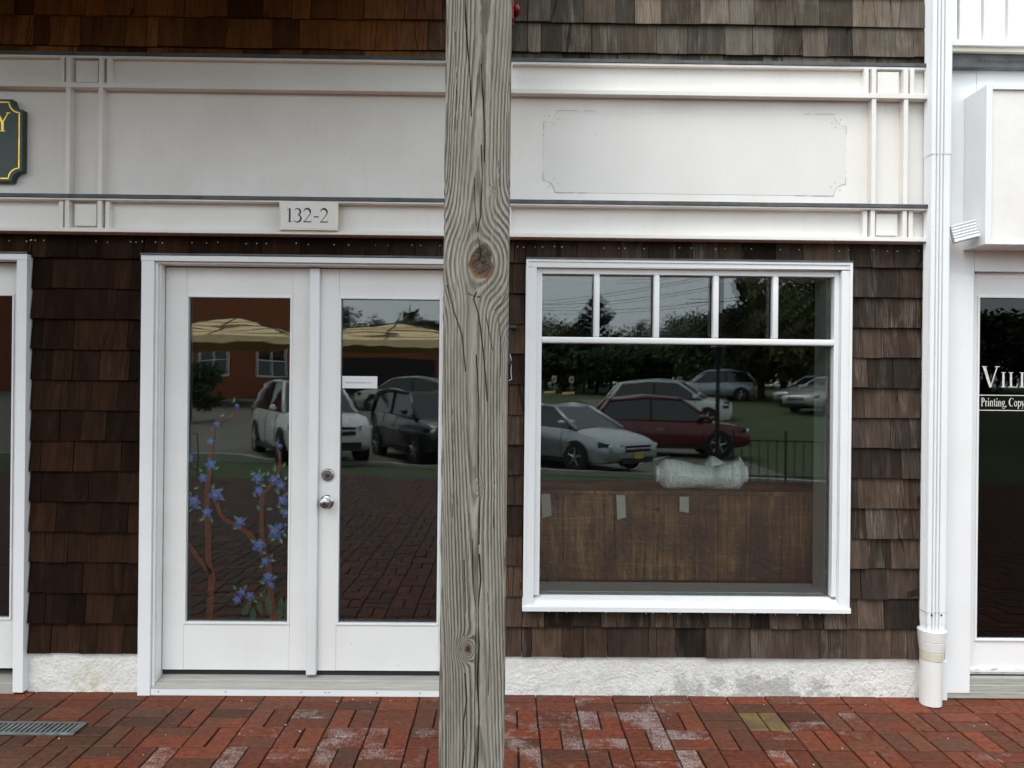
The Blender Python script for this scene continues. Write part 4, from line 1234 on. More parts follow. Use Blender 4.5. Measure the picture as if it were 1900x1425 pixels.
def build_post():
    nf, ns_ = 150, 34
    zs = np.concatenate([np.linspace(-0.02, 0.42, 30, endpoint=False), np.linspace(0.42, 2.80, 960, endpoint=False), np.linspace(2.80, 3.60, 40)])
    e = .006
    tf = np.concatenate([[-PW/2+.0015], np.linspace(-PW/2+e, PW/2-e, nf), [PW/2-.0015]])
    ring_s = []; ring_q = []; nrm = []
    # front (q=0), right, back, left
    for t in tf: ring_s.append(t); ring_q.append(0.0015 if abs(t) > PW/2-e+1e-6 else 0.0); nrm.append((0, -1))
    for t in np.linspace(e, PW-e, ns_): ring_s.append(PW/2); ring_q.append(t); nrm.append((1, 0))
    for t in np.linspace(PW/2-e, -PW/2+e, ns_): ring_s.append(t); ring_q.append(PW); nrm.append((0, 1))
    for t in np.linspace(PW-e, e, ns_): ring_s.append(-PW/2); ring_q.append(t); nrm.append((-1, 0))
    S = np.array(ring_s); Q = np.array(ring_q); Nn = np.array(nrm, float)
    K = len(S)
    SS, ZZ = np.meshgrid(S, zs); QQ = np.tile(Q, (len(zs), 1))
    T, knots = wood_field(SS, QQ, ZZ)
    ph = T/(0.0072) + .8*vnoise(T*90, T*0+1.5, 12)
    fr_ = ph - np.floor(ph)
    wide = 0.25 + 0.25*vnoise(np.floor(ph)*7.3, ZZ*0+2.5, 8)
    late = np.clip((fr_-(1-wide-.30))/.34, 0, 1)*np.clip((1-fr_)/.12, 0, 1)
    late = late*(0.45+0.7*vnoise(SS*22, ZZ*2.2, 9))*(.7+.6*vnoise(SS*300, ZZ*22, 10))
    late = np.clip(late*1.2, 0, 1)
    knot = np.zeros_like(T); rim = np.zeros_like(T)
    front = (QQ < .01)
    for (ks, kz, rr, an) in ((0.0150, 1.963, .0345, 1.45), (-0.0125, .845, .0100, 1.5)):
        ang = np.arctan2(ZZ-kz, SS-ks)
        d = np.sqrt((SS-ks)**2+((ZZ-kz)/an)**2)*(1+.10*np.sin(3*ang+1)+.05*np.sin(7*ang))
        knot = np.maximum(knot, np.clip((rr-d)/.004, 0, 1)*front)
        low = np.clip(.62-.85*np.sin(ang+.35), 0, 1)
        rim = np.maximum(rim, np.clip(1-np.abs(d-rr*.86)/(rr*.20), 0, 1)*front*low*.9)
    cf = crack_field(SS+PXC, ZZ)
    crack = np.clip(1.5-cf, 0, 1)*(np.abs(Nn[:, 1])[None, :] > .5)*front
    # extra drying checks on the other faces
    chk = (vnoise(SS*50+QQ*50, ZZ*1.3, 21) > .93) & (~front)
    crack = np.maximum(crack, chk*0.7)
    disp = 0.0010*late - 0.0004 - 0.0045*np.clip(crack, 0, 1) - .0022*knot*(vnoise(SS*200, ZZ*200, 30))
    edge = 0.0012*(vnoise(ZZ*12, SS*0+1.5, 31)-.5)
    Xs = PXC + SS + Nn[:, 0][None, :]*disp + edge*np.sign(SS)*(np.abs(SS) > PW/2-.004)
    Ys = PY0 + QQ + Nn[:, 1][None, :]*disp
    V = np.stack([Xs, Ys, ZZ], -1).reshape(-1, 3)
    i, j = np.meshgrid(np.arange(len(zs)-1), np.arange(K), indexing='ij')
    j2 = (j+1) % K
    Fq = np.stack([i*K+j, i*K+j2, (i+1)*K+j2, (i+1)*K+j], -1).reshape(-1, 4)
    me = bpy.data.meshes.new('porch_post')
    me.vertices.add(len(V)); me.vertices.foreach_set('co', V.ravel())
    me.loops.add(Fq.size); me.loops.foreach_set('vertex_index', Fq.ravel())
    me.polygons.add(len(Fq)); me.polygons.foreach_set('loop_start', np.arange(0, Fq.size, 4)); me.polygons.foreach_set('loop_total', np.full(len(Fq), 4))
    me.update(calc_edges=True); me.validate()
    at = me.color_attributes.new('wood', 'FLOAT_COLOR', 'POINT')
    C = np.stack([late, knot, np.clip(crack*1.2, 0, 1), rim], -1).reshape(-1)
    at.data.foreach_set('color', C)
    me.polygons.foreach_set('use_smooth', np.ones(len(Fq), bool))
    me.materials.append(M['post'])
    o = bpy.data.objects.new('porch_post', me); col.objects.link(o)
    return tag(o, 'weathered grey timber post with a large knot in front of the shop', 'post')
build_post()

# porch roof carried by the post: shades the left half of the front
pr = thing('porch_roof', 'brown timber porch roof over the left half of the shop front', 'porch roof', (-3.0, -1.0, 3.59))
MB().box(-7.0, PXC + PW/2 + .02, PY0 + .02, PY1 - .02, 3.59, 3.85).build('beam', M['soffit'], pr)
MB().box(-7.0, PXC + PW/2 + .05, PY0 - .30, -0.02, 3.86, 3.91).build('soffit', M['soffit'], pr)
for k in range(12):
    x = -6.8 + k*.6
    if x < PXC: MB().box(x - .02, x + .02, PY0 - .26, -.03, 3.911, 4.04).build('rafter', M['soffit'], pr)
MB().box(-7.05, PXC + PW/2 + .10, PY0 - .36, -0.03, 4.041, 4.09).build('roof_deck', M['soffit'], pr)

# ================================================================== brick pavement
MOD = 0.1965
gxA, gyA = G(999.4, 1351.6); gxB, gyB = G(1155.7, 1351.6)
_, gy0 = G(1000, 1319.0); _, gy2 = G(1000, 1386.5)
print('pavement module check', (gxB-gxA)/2, gy0-gyA, gyA-gy2, 'y', gy0, gyA)
MODX = (gxB-gxA)/2
MODX = min(max(MODX, .19), .205)
Y1 = gyA + MODX                # first module line in front of the border course
bk = MB()
L_, Wd_, c_ = MODX - .0060, MODX/2 - .0085, .0028
a, d_ = L_/2, Wd_/2
bk.add([(-a,-d_,-.06),(a,-d_,-.06),(a,d_,-.06),(-a,d_,-.06),(-a,-d_,-c_),(a,-d_,-c_),(a,d_,-c_),(-a,d_,-c_),(-a+c_,-d_+c_,0),(a-c_,-d_+c_,0),(a-c_,d_-c_,0),(-a+c_,d_-c_,0)],
       [(0,1,5,4),(1,2,6,5),(2,3,7,6),(3,0,4,7),(4,5,9,8),(5,6,10,9),(6,7,11,10),(7,4,8,11),(8,9,10,11)])
brick_me = bk.mesh('brick'); brick_me.materials.append(M['brick'])
ybrick_me = brick_me.copy(); ybrick_me.materials.clear(); ybrick_me.materials.append(M['yellowbrick'])
pav = tag(MB().add([(-30, -9.1, -.018), (30, -9.1, -.018), (30, 0.02, -.018), (-30, 0.02, -.018)], [(0,1,2,3)]).build('brick_pavement', M['sand']), kind='structure')
grx1, gry0 = G(163, 1343); _, gry1 = G(120, 1365)
grx0 = grx1 - 1.3
def btone(x, y):
    d = rnd.random()
    k = rnd.uniform(.75, 1.3)
    c = (0.145*k, 0.036*k, 0.017*k)
    if d < .22: c = (0.120*k, .040*k, .020*k)
    elif d < .28: c = (0.090*k, .032*k, .018*k)
    if x < -1.7 and y < -.2 and rnd.random() < .6: c = (0.085*k, .034*k, .019*k)
    bloom = max(0, 1 - abs(x + .15)/2.0)
    al = min(1.0, .2 + .85*bloom*rnd.random()**.8 + (.35 if rnd.random() < .25 else 0))
    if y < -.35: al = min(1, al*1.15)
    if x < -1.5: al *= .35
    return (c[0], c[1], c[2], al)
near = 0; far = []
def lay(x, y, vert):
    global near
    if -.90 < y and abs(x) < 2.80 + .35*y:
        yel = abs(x - G(1412, 1332)[0]) < .12 and abs(y - G(1412, 1332)[1]) < .08 and vert
        o = bpy.data.objects.new('brick', ybrick_me if yel else brick_me)
        o.location = (x + rnd.uniform(-.001, .001), y + rnd.uniform(-.001, .001), rnd.uniform(-.0022, .0018))
        o.rotation_euler = (rnd.uniform(-.008, .008), rnd.uniform(-.008, .008), (R(90) if vert else 0) + rnd.uniform(-.008, .008))
        o.color = btone(x, y)
        put(o, pav, True); near += 1
    else: far.append((x, y, vert))
ix0, ix1 = int(-12/MODX), int(12/MODX)
for i in range(ix0, ix1):
    xc = gxA + (i + .5)*MODX
    y = Y1
    r = 0
    while y < 0.0:
        lay(xc + (MODX/2 if 0 else 0), y + MODX/4, False); y += MODX/2; r += 1
    for j in range(int((9.05 + Y1)/MODX)):
        yc = Y1 - (j + .5)*MODX
        if (i + j) % 2 == 0:
            lay(xc, yc + MODX/4, False); lay(xc, yc - MODX/4, False)
        else:
            lay(xc - MODX/4, yc, True); lay(xc + MODX/4, yc, True)
print('bricks near', near, 'far', len(far))
base = np.array(bk.v); bf = np.array([f for f in bk.f if True])
bf = bf[4:]                                          # far bricks: chamfers and tops only
vs = []; cs = []; fs = []
base_v = base.copy(); base_v[:, 0], base_v[:, 1] = -base[:, 1].copy(), base[:, 0].copy()
for n_, (x, y, vert) in enumerate(far):
    bb = (base_v if vert else base)[4:]
    vs.append(bb + np.array([x, y, rnd.uniform(-.0025, .002)]))
    q_ = btone(x, y); g_k = 1.0 - .45*min(1, max(0, (-y-.8)/2.5))  # bricks painted darker away from the shop to deepen their reflection
    cs += [(q_[0]*g_k, q_[1]*g_k, q_[2]*g_k, q_[3]*.55)] * 8
    fs.append(bf - 4 + n_*8)
me = bpy.data.meshes.new('bricks')
me.from_pydata(np.concatenate(vs).tolist(), [], np.concatenate(fs).tolist())
at = me.color_attributes.new('tone', 'FLOAT_COLOR', 'POINT')
at.data.foreach_set('color', np.array(cs, float).ravel())
me.materials.append(M['brickfar'])
fb = put(bpy.data.objects.new('bricks', me), pav, True); fb['kind'] = 'stuff'

# pale grit and petals scattered on the bricks
gm = MB()
for i in range(60):
    x, y = rnd.uniform(-2.7, 2.7), -rnd.random()**1.4*.9 - .02
    s_ = rnd.uniform(.0015, .0042); a_ = rnd.uniform(0, 3)
    gm.add([(x+s_*math.cos(a_+q), y+s_*math.sin(a_+q)*.8, .0022) for q in (0, 1.6, 3.1, 4.7)] + [(x, y, .0022+s_*.9)], [(0,1,4),(1,2,4),(2,3,4),(3,0,4)])
tag(gm.build('grit', M['nail']), 'tiny pale grit scattered over the brick pavement', 'grit', kind='stuff')
# drain grate in the pavement, cut by the left edge
dg_ = thing('drain_grate', 'grey metal slotted drain grate set in the brick pavement at the left', 'grate', ((grx0+grx1)/2, (gry0+gry1)/2, 0))
m = MB(); t_ = .014
m.box(grx0, grx1, gry0 - t_, gry0, -.0, .010); m.box(grx0, grx1, gry1, gry1 + t_, -.0, .010)
m.box(grx1 - t_, grx1, gry1 + t_, gry0 - t_, -.0, .010); m.box(grx0, grx0 + t_, gry1 + t_, gry0 - t_, -.0, .010)
m.build('frame', M['grate'], dg_, 0.002)
m = MB(); x = grx0 + .03
while x < grx1 - .02:
    m.box(x - .006, x + .006, gry1 + t_, gry0 - t_, .005, .0085); x += .0235
o = m.build('grate_bars', M['grate'], dg_); o['kind'] = 'stuff'
MB().box(grx0, grx1, gry1 + .002, gry0 - .002, -.03, .0042).build('pit', M['pit'], dg_)

# ================================================================== what lies behind the photographer (seen mirrored in the glass)
def sstep(a, c, x):
    t = min(1, max(0, (x-a)/(c-a))); return t*t*(3-2*t)
def terr(x, d):
    """ground height at distance d in front of the shop"""
    base = max(-.45, min(0.0, -.2 - .035*x))*sstep(9.2, 12.5, d)
    return base + max(0, d-22)*.025*(1 if d < 70 else 70/d) + .45*sstep(8, 12.5, x)*sstep(23, 29, d) + .48*sstep(22.4, 24.2, d)*sstep(-1, 3, x)
def mirror_at(u, v, dist):
    """photo pixel of a reflection at optical path 'dist' -> real point in front of the shop"""
    d = ROT @ Vector(((u-950)/F, -(v-712.5)/F, -1)); p = CAM + d*(dist/d.y)
    return p.x, -(p.y - .08), p.z

def ground_mat():
    m, t, b = new_mat('rough lawn')
    n1 = noise(t, pos(t), 0.8, 5.0); n2 = noise(t, pos(t), 26.0, 4.0, .7)
    c1 = mixc(t, ramp(t, n2, .3, .7), (.028, .045, .012), (.075, .105, .030))
    t.links.new(mixc(t, mth(t, 'MULTIPLY', ramp(t, n1, .5, .75), .5), c1, (.10, .10, .04)), b.inputs['Base Color'])
    b.inputs['Roughness'].default_value = .9
    bump(t, b, n2, .8, .03)
    return m
M['lawn'] = ground_mat()
M['bark'] = simple('bark', (.07, .055, .04), .9, var=.4, scale=6, stretch=(4, 4, 1))
M['asphalt'] = simple('worn parking asphalt', (.135, .125, .105), .85, var=.25, scale=3.0)
M['concrete'] = simple('concrete kerb', (.38, .37, .33), .8, var=.2)
M['line'] = simple('white line paint', (.6, .6, .56), .7)
def sheet(name, xs, ds_, mat, lift):
    vs = [(x, -d, terr(x, d) + lift) for x in xs for d in ds_]
    n = len(ds_)
    fs = [(i*n+j, i*n+j+1, (i+1)*n+j+1, (i+1)*n+j) for i in range(len(xs)-1) for j in range(n-1)]
    m = MB().add(vs, fs)
    o = m.build(name, mat, smooth=True)
    for p in o.data.polygons:
        pass
    o.data.flip_normals() if o.data.polygons[0].normal.z < 0 else None
    return tag(o, kind='structure')
xs = [-600, -300, -150, -80, -50] + list(np.arange(-40, 41, 2.0)) + [50, 80, 150, 300, 600]
dd = [-60, -20, 0, 4, 8, 9.05, 9.4, 10, 10.6, 11.2, 11.8, 12.4, 13, 14, 16, 18, 20, 22, 23, 24, 25, 26, 27, 28, 29, 30, 33, 36, 40, 45, 50, 56, 62, 70, 90, 130, 200, 400, 900]
gr = sheet('ground', xs, dd, M['lawn'], -.065)
lx = list(np.arange(-60, 7.6, 1.5)) + [7.5]
sheet('parking_lot', lx, [12.45, 13, 14, 16, 18, 20, 22, 24, 26, 28, 30, 33, 36, 38.5], M['asphalt'], -.060)
sheet('drive', [-60, -40, -20, -10, -5, 0, 5, 7.5], [38.5, 40, 45, 48], M['asphalt'], -.059)
kb = MB(); vs = []
xk = list(np.arange(-40, 8.5, 1.0))
for x in xk:
    z = terr(x, 12.4)
    vs += [(x, -12.30, z-.2), (x, -12.30, z+.045), (x, -12.45, z+.045), (x, -12.45, z-.2)]
kb.add(vs, [(i*4+j, i*4+j+1, (i+1)*4+j+1, (i+1)*4+j) for i in range(len(xk)-1) for j in range(3)])
tag(kb.build('kerb', M['concrete']), kind='structure')
for i, x in enumerate((3.2,)):
    m = MB()
    pts = [(x, 15.0), (x+1.6, 18.2)]
    vs = []
    for k in range(9):
        t = k/8; xx = pts[0][0]+(pts[1][0]-pts[0][0])*t; d = pts[0][1]+(pts[1][1]-pts[0][1])*t
        vs += [(xx-.06, -d, terr(xx, d)-.050), (xx+.06, -d, terr(xx, d)-.050)]
    m.add(vs, [(2*k, 2*k+1, 2*k+3, 2*k+2) for k in range(8)])
    tag(m.build('parking_line', M['line']), kind='structure')

# ---- cars
def carpaint(name, c, metal=.3): return simple(name, c, .32, metal, .03, 3, coat=.8)
M['silver'] = carpaint('silver car paint', (.42, .45, .48), .6)
M['redcar'] = carpaint('dark red car paint', (.12, .005, .008), .2)
M['whitecar'] = carpaint('white car paint', (.72, .72, .70), 0)
M['blackcar'] = carpaint('black car paint', (.012, .012, .014), .1)
M['greycar'] = carpaint('warm silver car paint', (.50, .49, .45), .4)
M['carglass'] = simple('dark car glass', (.014, .018, .020), .04, 0, .1, spec=.9)
M['tyre'] = simple('tyre rubber', (.012, .012, .012), .85)
M['rim'] = simple('alloy rim', (.50, .50, .52), .3, .8)
M['lamp'] = simple('clear lamp', (.80, .80, .76), .12, .0)
M['tail'] = simple('red lamp', (.35, .01, .01), .2)
M['trimblack'] = simple('black plastic', (.013, .013, .013), .6)
M['plate'] = simple('number plate yellow', (.55, .42, .12), .5)
KINDS = {
 'sedan': dict(L=4.75, wb=(0.98, 3.72), wr=.325, st=[(0,.62,.48,.72),(.05,.76,.36,.86),(.16,.84,.28,.98),(.5,.89,.22,1.02),(1.2,.915,.20,1.0),(2.4,.92,.20,.97),(3.3,.915,.2,.95),(3.65,.91,.2,.92),(4.2,.88,.2,.82),(4.5,.83,.22,.73),(4.68,.74,.28,.66),(4.75,.60,.36,.58)],
    gh=[(.62,1.0,.76),(1.42,1.37,.58),(2.1,1.445,.60),(2.72,1.405,.58),(3.62,.93,.77)], rails=False),
 'suv': dict(L=4.6, wb=(.92, 3.62), wr=.365, st=[(0,.70,.55,.95),(.05,.82,.42,1.06),(.2,.89,.32,1.10),(.6,.92,.27,1.09),(2.4,.93,.25,1.05),(3.3,.925,.25,1.03),(3.62,.915,.25,1.02),(4.1,.89,.26,.97),(4.42,.83,.30,.88),(4.56,.74,.36,.80),(4.6,.62,.46,.70)],
    gh=[(.12,1.08,.80),(.52,1.60,.62),(1.6,1.70,.64),(2.62,1.65,.62),(3.48,1.03,.80)], rails=True),
 'box': dict(L=4.1, wb=(.72, 3.27), wr=.335, st=[(0,.74,.5,1.0),(.04,.84,.4,1.08),(.15,.88,.3,1.1),(.6,.905,.26,1.08),(2.2,.91,.24,1.05),(2.9,.905,.24,1.03),(3.2,.895,.24,1.02),(3.7,.87,.26,.97),(3.98,.80,.3,.86),(4.08,.72,.38,.76),(4.1,.62,.46,.68)],
    gh=[(.06,1.06,.80),(.26,1.54,.70),(1.4,1.62,.71),(2.45,1.58,.69),(3.12,1.02,.79)], rails=False)}
CARMESH = {}
def car(kind, paint, label, x, d, head, plate=False):
    K = KINDS[kind]
    root = thing('parked_car', label, 'car', (x, -d, terr(x, d) - .058), head, 'cars parked in the lot')
    ox = -K['L']/2
    st = np.array(K['st'])
    t = np.linspace(0, 1, 44)
    t = K['L']*(0.5-0.5*np.cos(math.pi*t))
    S = [np.interp(t, st[:,0], st[:,k]) for k in (1, 2, 3)]
    for k in range(3):
        a = S[k].copy(); a[1:-1] = (S[k][:-2]+2*S[k][1:-1]+S[k][2:])/4; S[k] = a
    b = MB(); vs = []; fs = []
    prof = [(0.0,0,0),(.80,0,0),(.94,.05,0),(1.0,.28,0),(1.0,.55,0),(.975,.80,0),(.90,.95,0),(.76,1.0,0),(.35,1.0,.020)]
    nr = 0
    for i in range(len(t)):
        hw, zb, zt = S[0][i], S[1][i], S[2][i]
        r = [(hw*p[0], zb+(zt-zb)*p[1]+p[2]) for p in prof]
        full = [(y, z) for y, z in r] + [(0, zt+.028)] + [(-y, z) for y, z in r[:0:-1]]
        nr = len(full)
        vs += [(t[i]+ox, y, z) for y, z in full]
    for i in range(len(t)-1):
        for j in range(nr):
            fs.append((i*nr+j, (i+1)*nr+j, (i+1)*nr+(j+1) % nr, i*nr+(j+1) % nr))
    fs.append(tuple(range(nr))); fs.append(tuple((len(t)-1)*nr+j for j in range(nr-1, -1, -1)))
    body = b.add(vs, fs).build('body', M[paint], root, smooth='auto', local=True)
    g = [(px_+ox, pz, pw) for px_, pz, pw in K['gh']]
    def quad(nm, pts, mat): return MB().add(pts, [tuple(range(len(pts)))]).build(nm, M[mat], root, local=True)
    L = [(p[0], p[2], p[1]) for p in g]; Rr = [(p[0], -p[2], p[1]) for p in g]
    quad('rear_window', [L[0], L[1], Rr[1], Rr[0]], 'carglass')
    MB().add([L[1], L[2], L[3], Rr[3], Rr[2], Rr[1]], [(0,1,4,5), (1,2,3,4)]).build('roof', M[paint], root, local=True)
    quad('windscreen', [L[3], L[4], Rr[4], Rr[3]], 'carglass')
    xb = g[2][0] + .12
    for s, P_ in ((1, L), (-1, Rr)):
        zb0 = P_[0][2] + (P_[4][2]-P_[0][2])*(xb-P_[0][0])/(P_[4][0]-P_[0][0])
        wb_ = P_[0][1]
        bot = (xb, wb_*1.0, zb0)
        quad('side_window', [P_[0], P_[1], P_[2], (xb, P_[2][1], P_[2][2]), bot], 'carglass')
        quad('side_window', [bot, (xb, P_[2][1], P_[2][2]), P_[3], P_[4]], 'carglass')
        up = lambda p: (p[0], p[1], p[2])
        pl_ = MB()
        pl_.tube([up(P_[0]), up(P_[1])], [.075, .05], 6); pl_.tube([up(P_[3]), up(P_[4])], [.035, .045], 6)
        pl_.tube([up(P_[1]), up(P_[2]), up(P_[3])], [.045, .045, .04], 6)
        pl_.build('pillar', M[paint], root, smooth=True, local=True)
        MB().tube([(xb, wb_*1.005, zb0), (xb, P_[2][1]*1.01, P_[2][2])], .035, 6).build('pillar', M['trimblack'], root, local=True)
        if K['rails']:
            MB().tube([(g[1][0]+.15, s*.56, g[1][1]+.05), (g[2][0], s*.57, g[2][1]+.07), (g[3][0]-.1, s*.56, g[3][1]+.05)], .022, 6).build('roof_rail', M['rim'], root, local=True)
        mxp = g[4][0] - .32
        mr = MB().lathe([(.02, -.10), (.07, -.07), (.075, .02), (.06, .07)], (mxp, s*(wb_+.16), zb0+.10), 'X', 10).build('mirror', M[paint], root, smooth=True, local=True)
        for wx in K['wb']:
            hw = float(np.interp(wx, t, S[0]))
            MB().lathe([(K['wr']*1.16, 0), (K['wr']*1.16, .004)], (wx+ox, s*hw + (.0 if s > 0 else -.004), K['wr']*1.0), 'Y', 28).build('wheel_arch', M['trimblack'], root, local=True)
            yw = s*(hw - .10)
            wr = K['wr']
            whl = MB().lathe([(wr*.66, -.115), (wr*.95, -.115), (wr, -.07), (wr, .07), (wr*.95, .115), (wr*.66, .115)], (wx+ox, yw+s*.012, wr), 'Y', 28).build('wheel', M['tyre'], root, smooth='auto', local=True)
            rm = MB(); yo = yw + s*.115
            for k in range(5):
                a = R(72*k + 15)
                c_, s_ = math.cos(a), math.sin(a)
                rm.tube([(wx+ox, yo, wr), (wx+ox+c_*wr*.64, yo-s*.01, wr+s_*wr*.64)], [wr*.13, wr*.09], 5)
            rm.lathe([(wr*.60, -.012), (wr*.68, -.012), (wr*.68, .012), (wr*.60, .012)], (wx+ox, yo, wr), 'Y', 24, False)
            rm.build('rim', M['rim'], whl, local=True)
    # nose and tail details
    fx = K['L'] + ox
    zt = float(np.interp(K['L']-.25, t, S[2])); hwf = float(np.interp(K['L']-.22, t, S[0]))
    for s in (1, -1):
        hl = MB().add([(fx-.20, s*hwf*.99, zt-.06), (fx-.42, s*(hwf+.035), zt-.03), (fx-.40, s*(hwf+.04), zt-.17), (fx-.14, s*hwf*.94, zt-.20), (fx+.005, s*hwf*.60, zt-.19), (fx-.02, s*hwf*.58, zt-.09)], [(0,1,2,3), (0,3,4,5)]).build('headlight', M['carglass'], root, local=True)
        for q in (.72, .90):
            MB().lathe([(.001, .03), (.055, .02), (.062, 0), (.05, -.06)], (fx - .03 - .30*(q-.6), s*hwf*q, zt-.135), 'X', 12).build('lens', M['lamp'], hl, smooth=True, local=True)
        zr = float(np.interp(.1, t, S[2])); hr = float(np.interp(.15, t, S[0]))
        MB().add([(ox+.30, s*(hr+.03), zr-.05), (ox+.02, s*hr*.92, zr-.06), (ox+.0, s*hr*.70, zr-.08), (ox+.0, s*hr*.72, zr-.24), (ox+.03, s*hr*.94, zr-.24), (ox+.28, s*(hr+.03), zr-.22)], [(0,1,4,5), (1,2,3,4)]).build('tail_light', M['tail'], root, local=True)
    MB().box(fx-.10, fx+.012, -hwf*.50, hwf*.50, zt-.25, zt-.11).build('grille', M['trimblack'], root, local=True)
    MB().tube([(fx+.014, -hwf*.5, zt-.18), (fx+.018, 0, zt-.18), (fx+.014, hwf*.5, zt-.18)], .018, 6).build('grille_bar', M['rim'], root, local=True)
    MB().box(fx-.12, fx+.008, -hwf*.62, hwf*.62, zt-.50, zt-.38).build('lower_grille', M['trimblack'], root, local=True)
    if kind != 'sedan':
        MB().box(fx-.14, fx+.010, -hwf*.66, hwf*.66, zt-.56, zt-.36).build('lower_bumper', M['trimblack'], root, local=True)
    for s in (1, -1):
        for xd in (K['wb'][0]+.42, K['L']*.47, K['wb'][1]-.46):
            pts_ = []
            for q in (.10, .28, .55, .80, .93):
                hw_, zb_, zt2 = (float(np.interp(xd, t, S[k])) for k in range(3))
                f_ = float(np.interp(q, (0.05, .28, .55, .80, .95), (.94, 1.0, 1.0, .975, .90)))
                pts_.append((xd+ox, s*(hw_*f_), zb_+(zt2-zb_)*q))
            MB().tube(pts_, .009, 4).build('door_gap', M['trimblack'], root, local=True)
    zbm = float(np.interp(K['L']/2, t, S[1]))
    for s in (1, -1):
        hwm = float(np.interp(K['L']/2, t, S[0]))
        MB().box(K['wb'][0]+ox+.4, K['wb'][1]+ox-.4, s*(hwm-.03), s*(hwm+.012), zbm+.0, zbm+.09).build('side_skirt', M['trimblack'], root, local=True)
        MB().box(ox+K['L']*.40, ox+K['L']*.44, s*(hwm-.02), s*(hwm+.03), .80, .825).build('door_handle', M['rim'], root, local=True)
    if plate: MB().box(fx, fx+.025, -.15, .15, zt-.40, zt-.25).build('number_plate', M['plate'], root, local=True)
    return root
def car_at(kind, paint, label, u, dist, head_deg, plate=False):
    x, d, _ = mirror_at(u, 712, dist)
    d = -d
    return car(kind, paint, label, x, d, R(head_deg), plate)
car_at('suv', 'whitecar', 'white suv parked nose-in, mirrored in both door panes', 572, 17.7, 62)
car_at('box', 'blackcar', 'black boxy hatchback mirrored in the right door pane', 800, 18.6, 62)
car_at('suv', 'greycar', 'warm silver crossover far off below the tents, mirrored in the right door pane', 750, 38, 184)
car_at('sedan', 'silver', 'silver sedan with yellow plate mirrored low in the window', 1044, 18.6, 50, True)
car_at('suv', 'redcar', 'dark red suv parked side-on, mirrored in the window', 1238, 22.9, 2)
car_at('suv', 'whitecar', 'white suv parked directly behind the red suv', 1238, 29.0, 3)
car_at('suv', 'greycar', 'pale suv parked two rows behind the red suv', 1252, 32.5, 4)
car_at('suv', 'silver', 'silver hatchback beyond the white suv, its tail to the right', 1322, 43.0, 184)
car_at('sedan', 'greycar', 'pale sedan on the bank at the right of the window, nearer one', 1545, 33.0, 150)
car_at('sedan', 'silver', 'silver sedan on the bank behind the pale one', 1520, 37.0, 152)

# ---- tents
M['canvas'] = simple('cream canvas', (.95, .72, .40), .8, var=.08, scale=2.0)
M['seam'] = simple('tan canvas seam', (.36, .25, .13), .8)
M['brickwall'] = None
def tent(u, dist, wpx, v_e, v_p, label):
    x, dneg, ze = mirror_at(u, v_e, dist); d = -dneg
    _, _, zp = mirror_at(u, v_p, dist)
    wd = wpx*dist/F/2
    z0 = terr(x, d) - .06
    root = thing('party_tent', label, 'tent', (x, -d, z0), 0, 'cream dining tents')
    m = MB(); n = 8; vs = []; fs = []
    for k in range(7):
        t = k/6
        r = wd*(1-t*.97); z = ze + (zp-ze)*(t**.75) - z0
        for q in ((-1,-1),(0,-1),(1,-1),(1,0),(1,1),(0,1),(-1,1),(-1,0)):
            sag = .0 if abs(q[0])+abs(q[1]) == 2 else -.10*math.sin(math.pi*t)
            vs.append((q[0]*r, q[1]*r, z+sag))
    for k in range(6):
        for j in range(8): fs.append((k*8+j, k*8+(j+1) % 8, (k+1)*8+(j+1) % 8, (k+1)*8+j))
    fs.append(tuple(48+j for j in range(8)))
    m.add(vs, fs); m.build('canopy', M['canvas'], root, local=True)
    for j in range(8):
        MB().tube([Vector(vs[k*8+j])+Vector((0, 0, .02)) for k in range(7)], .045, 5).build('seam', M['bark'], root, local=True)
    for k in (1, 2, 3, 4):
        MB().tube([Vector(vs[k*8+j % 8])+Vector((0, 0, .015)) for j in range(9)], .028, 5).build('seam', M['seam'], root, local=True)
    v = MB(); h = ze - z0
    for (a, c) in (((-wd,-wd),(wd,-wd)), ((wd,-wd),(wd,wd)), ((wd,wd),(-wd,wd)), ((-wd,wd),(-wd,-wd))):
        pts = []
        for i in range(13):
            t = i/12; pts.append((a[0]+(c[0]-a[0])*t, a[1]+(c[1]-a[1])*t))
        vs = [(p[0], p[1], h+.01) for p in pts]+[(p[0]*1.004, p[1]*1.004, h-.42-(.07 if i % 2 else 0)) for i, p in enumerate(pts)]
        v.add(vs, [(i, i+1, i+14, i+13) for i in range(12)])
    v.build('valance', M['canvas'], root, local=True)
    for sx_ in (-1, 1):
        for sy_ in (-1, 1):
            MB().tube([(sx_*wd*.97, sy_*wd*.97, 0), (sx_*wd*.97, sy_*wd*.97, h)], .05, 6).build('pole', M['rim'], root, local=True)
    return root
tent(441, 44, 285, 632, 588, 'cream peaked tent mirrored in the left door pane')
tent(738, 44, 285, 634, 600, 'cream peaked tent mirrored in the right door pane')

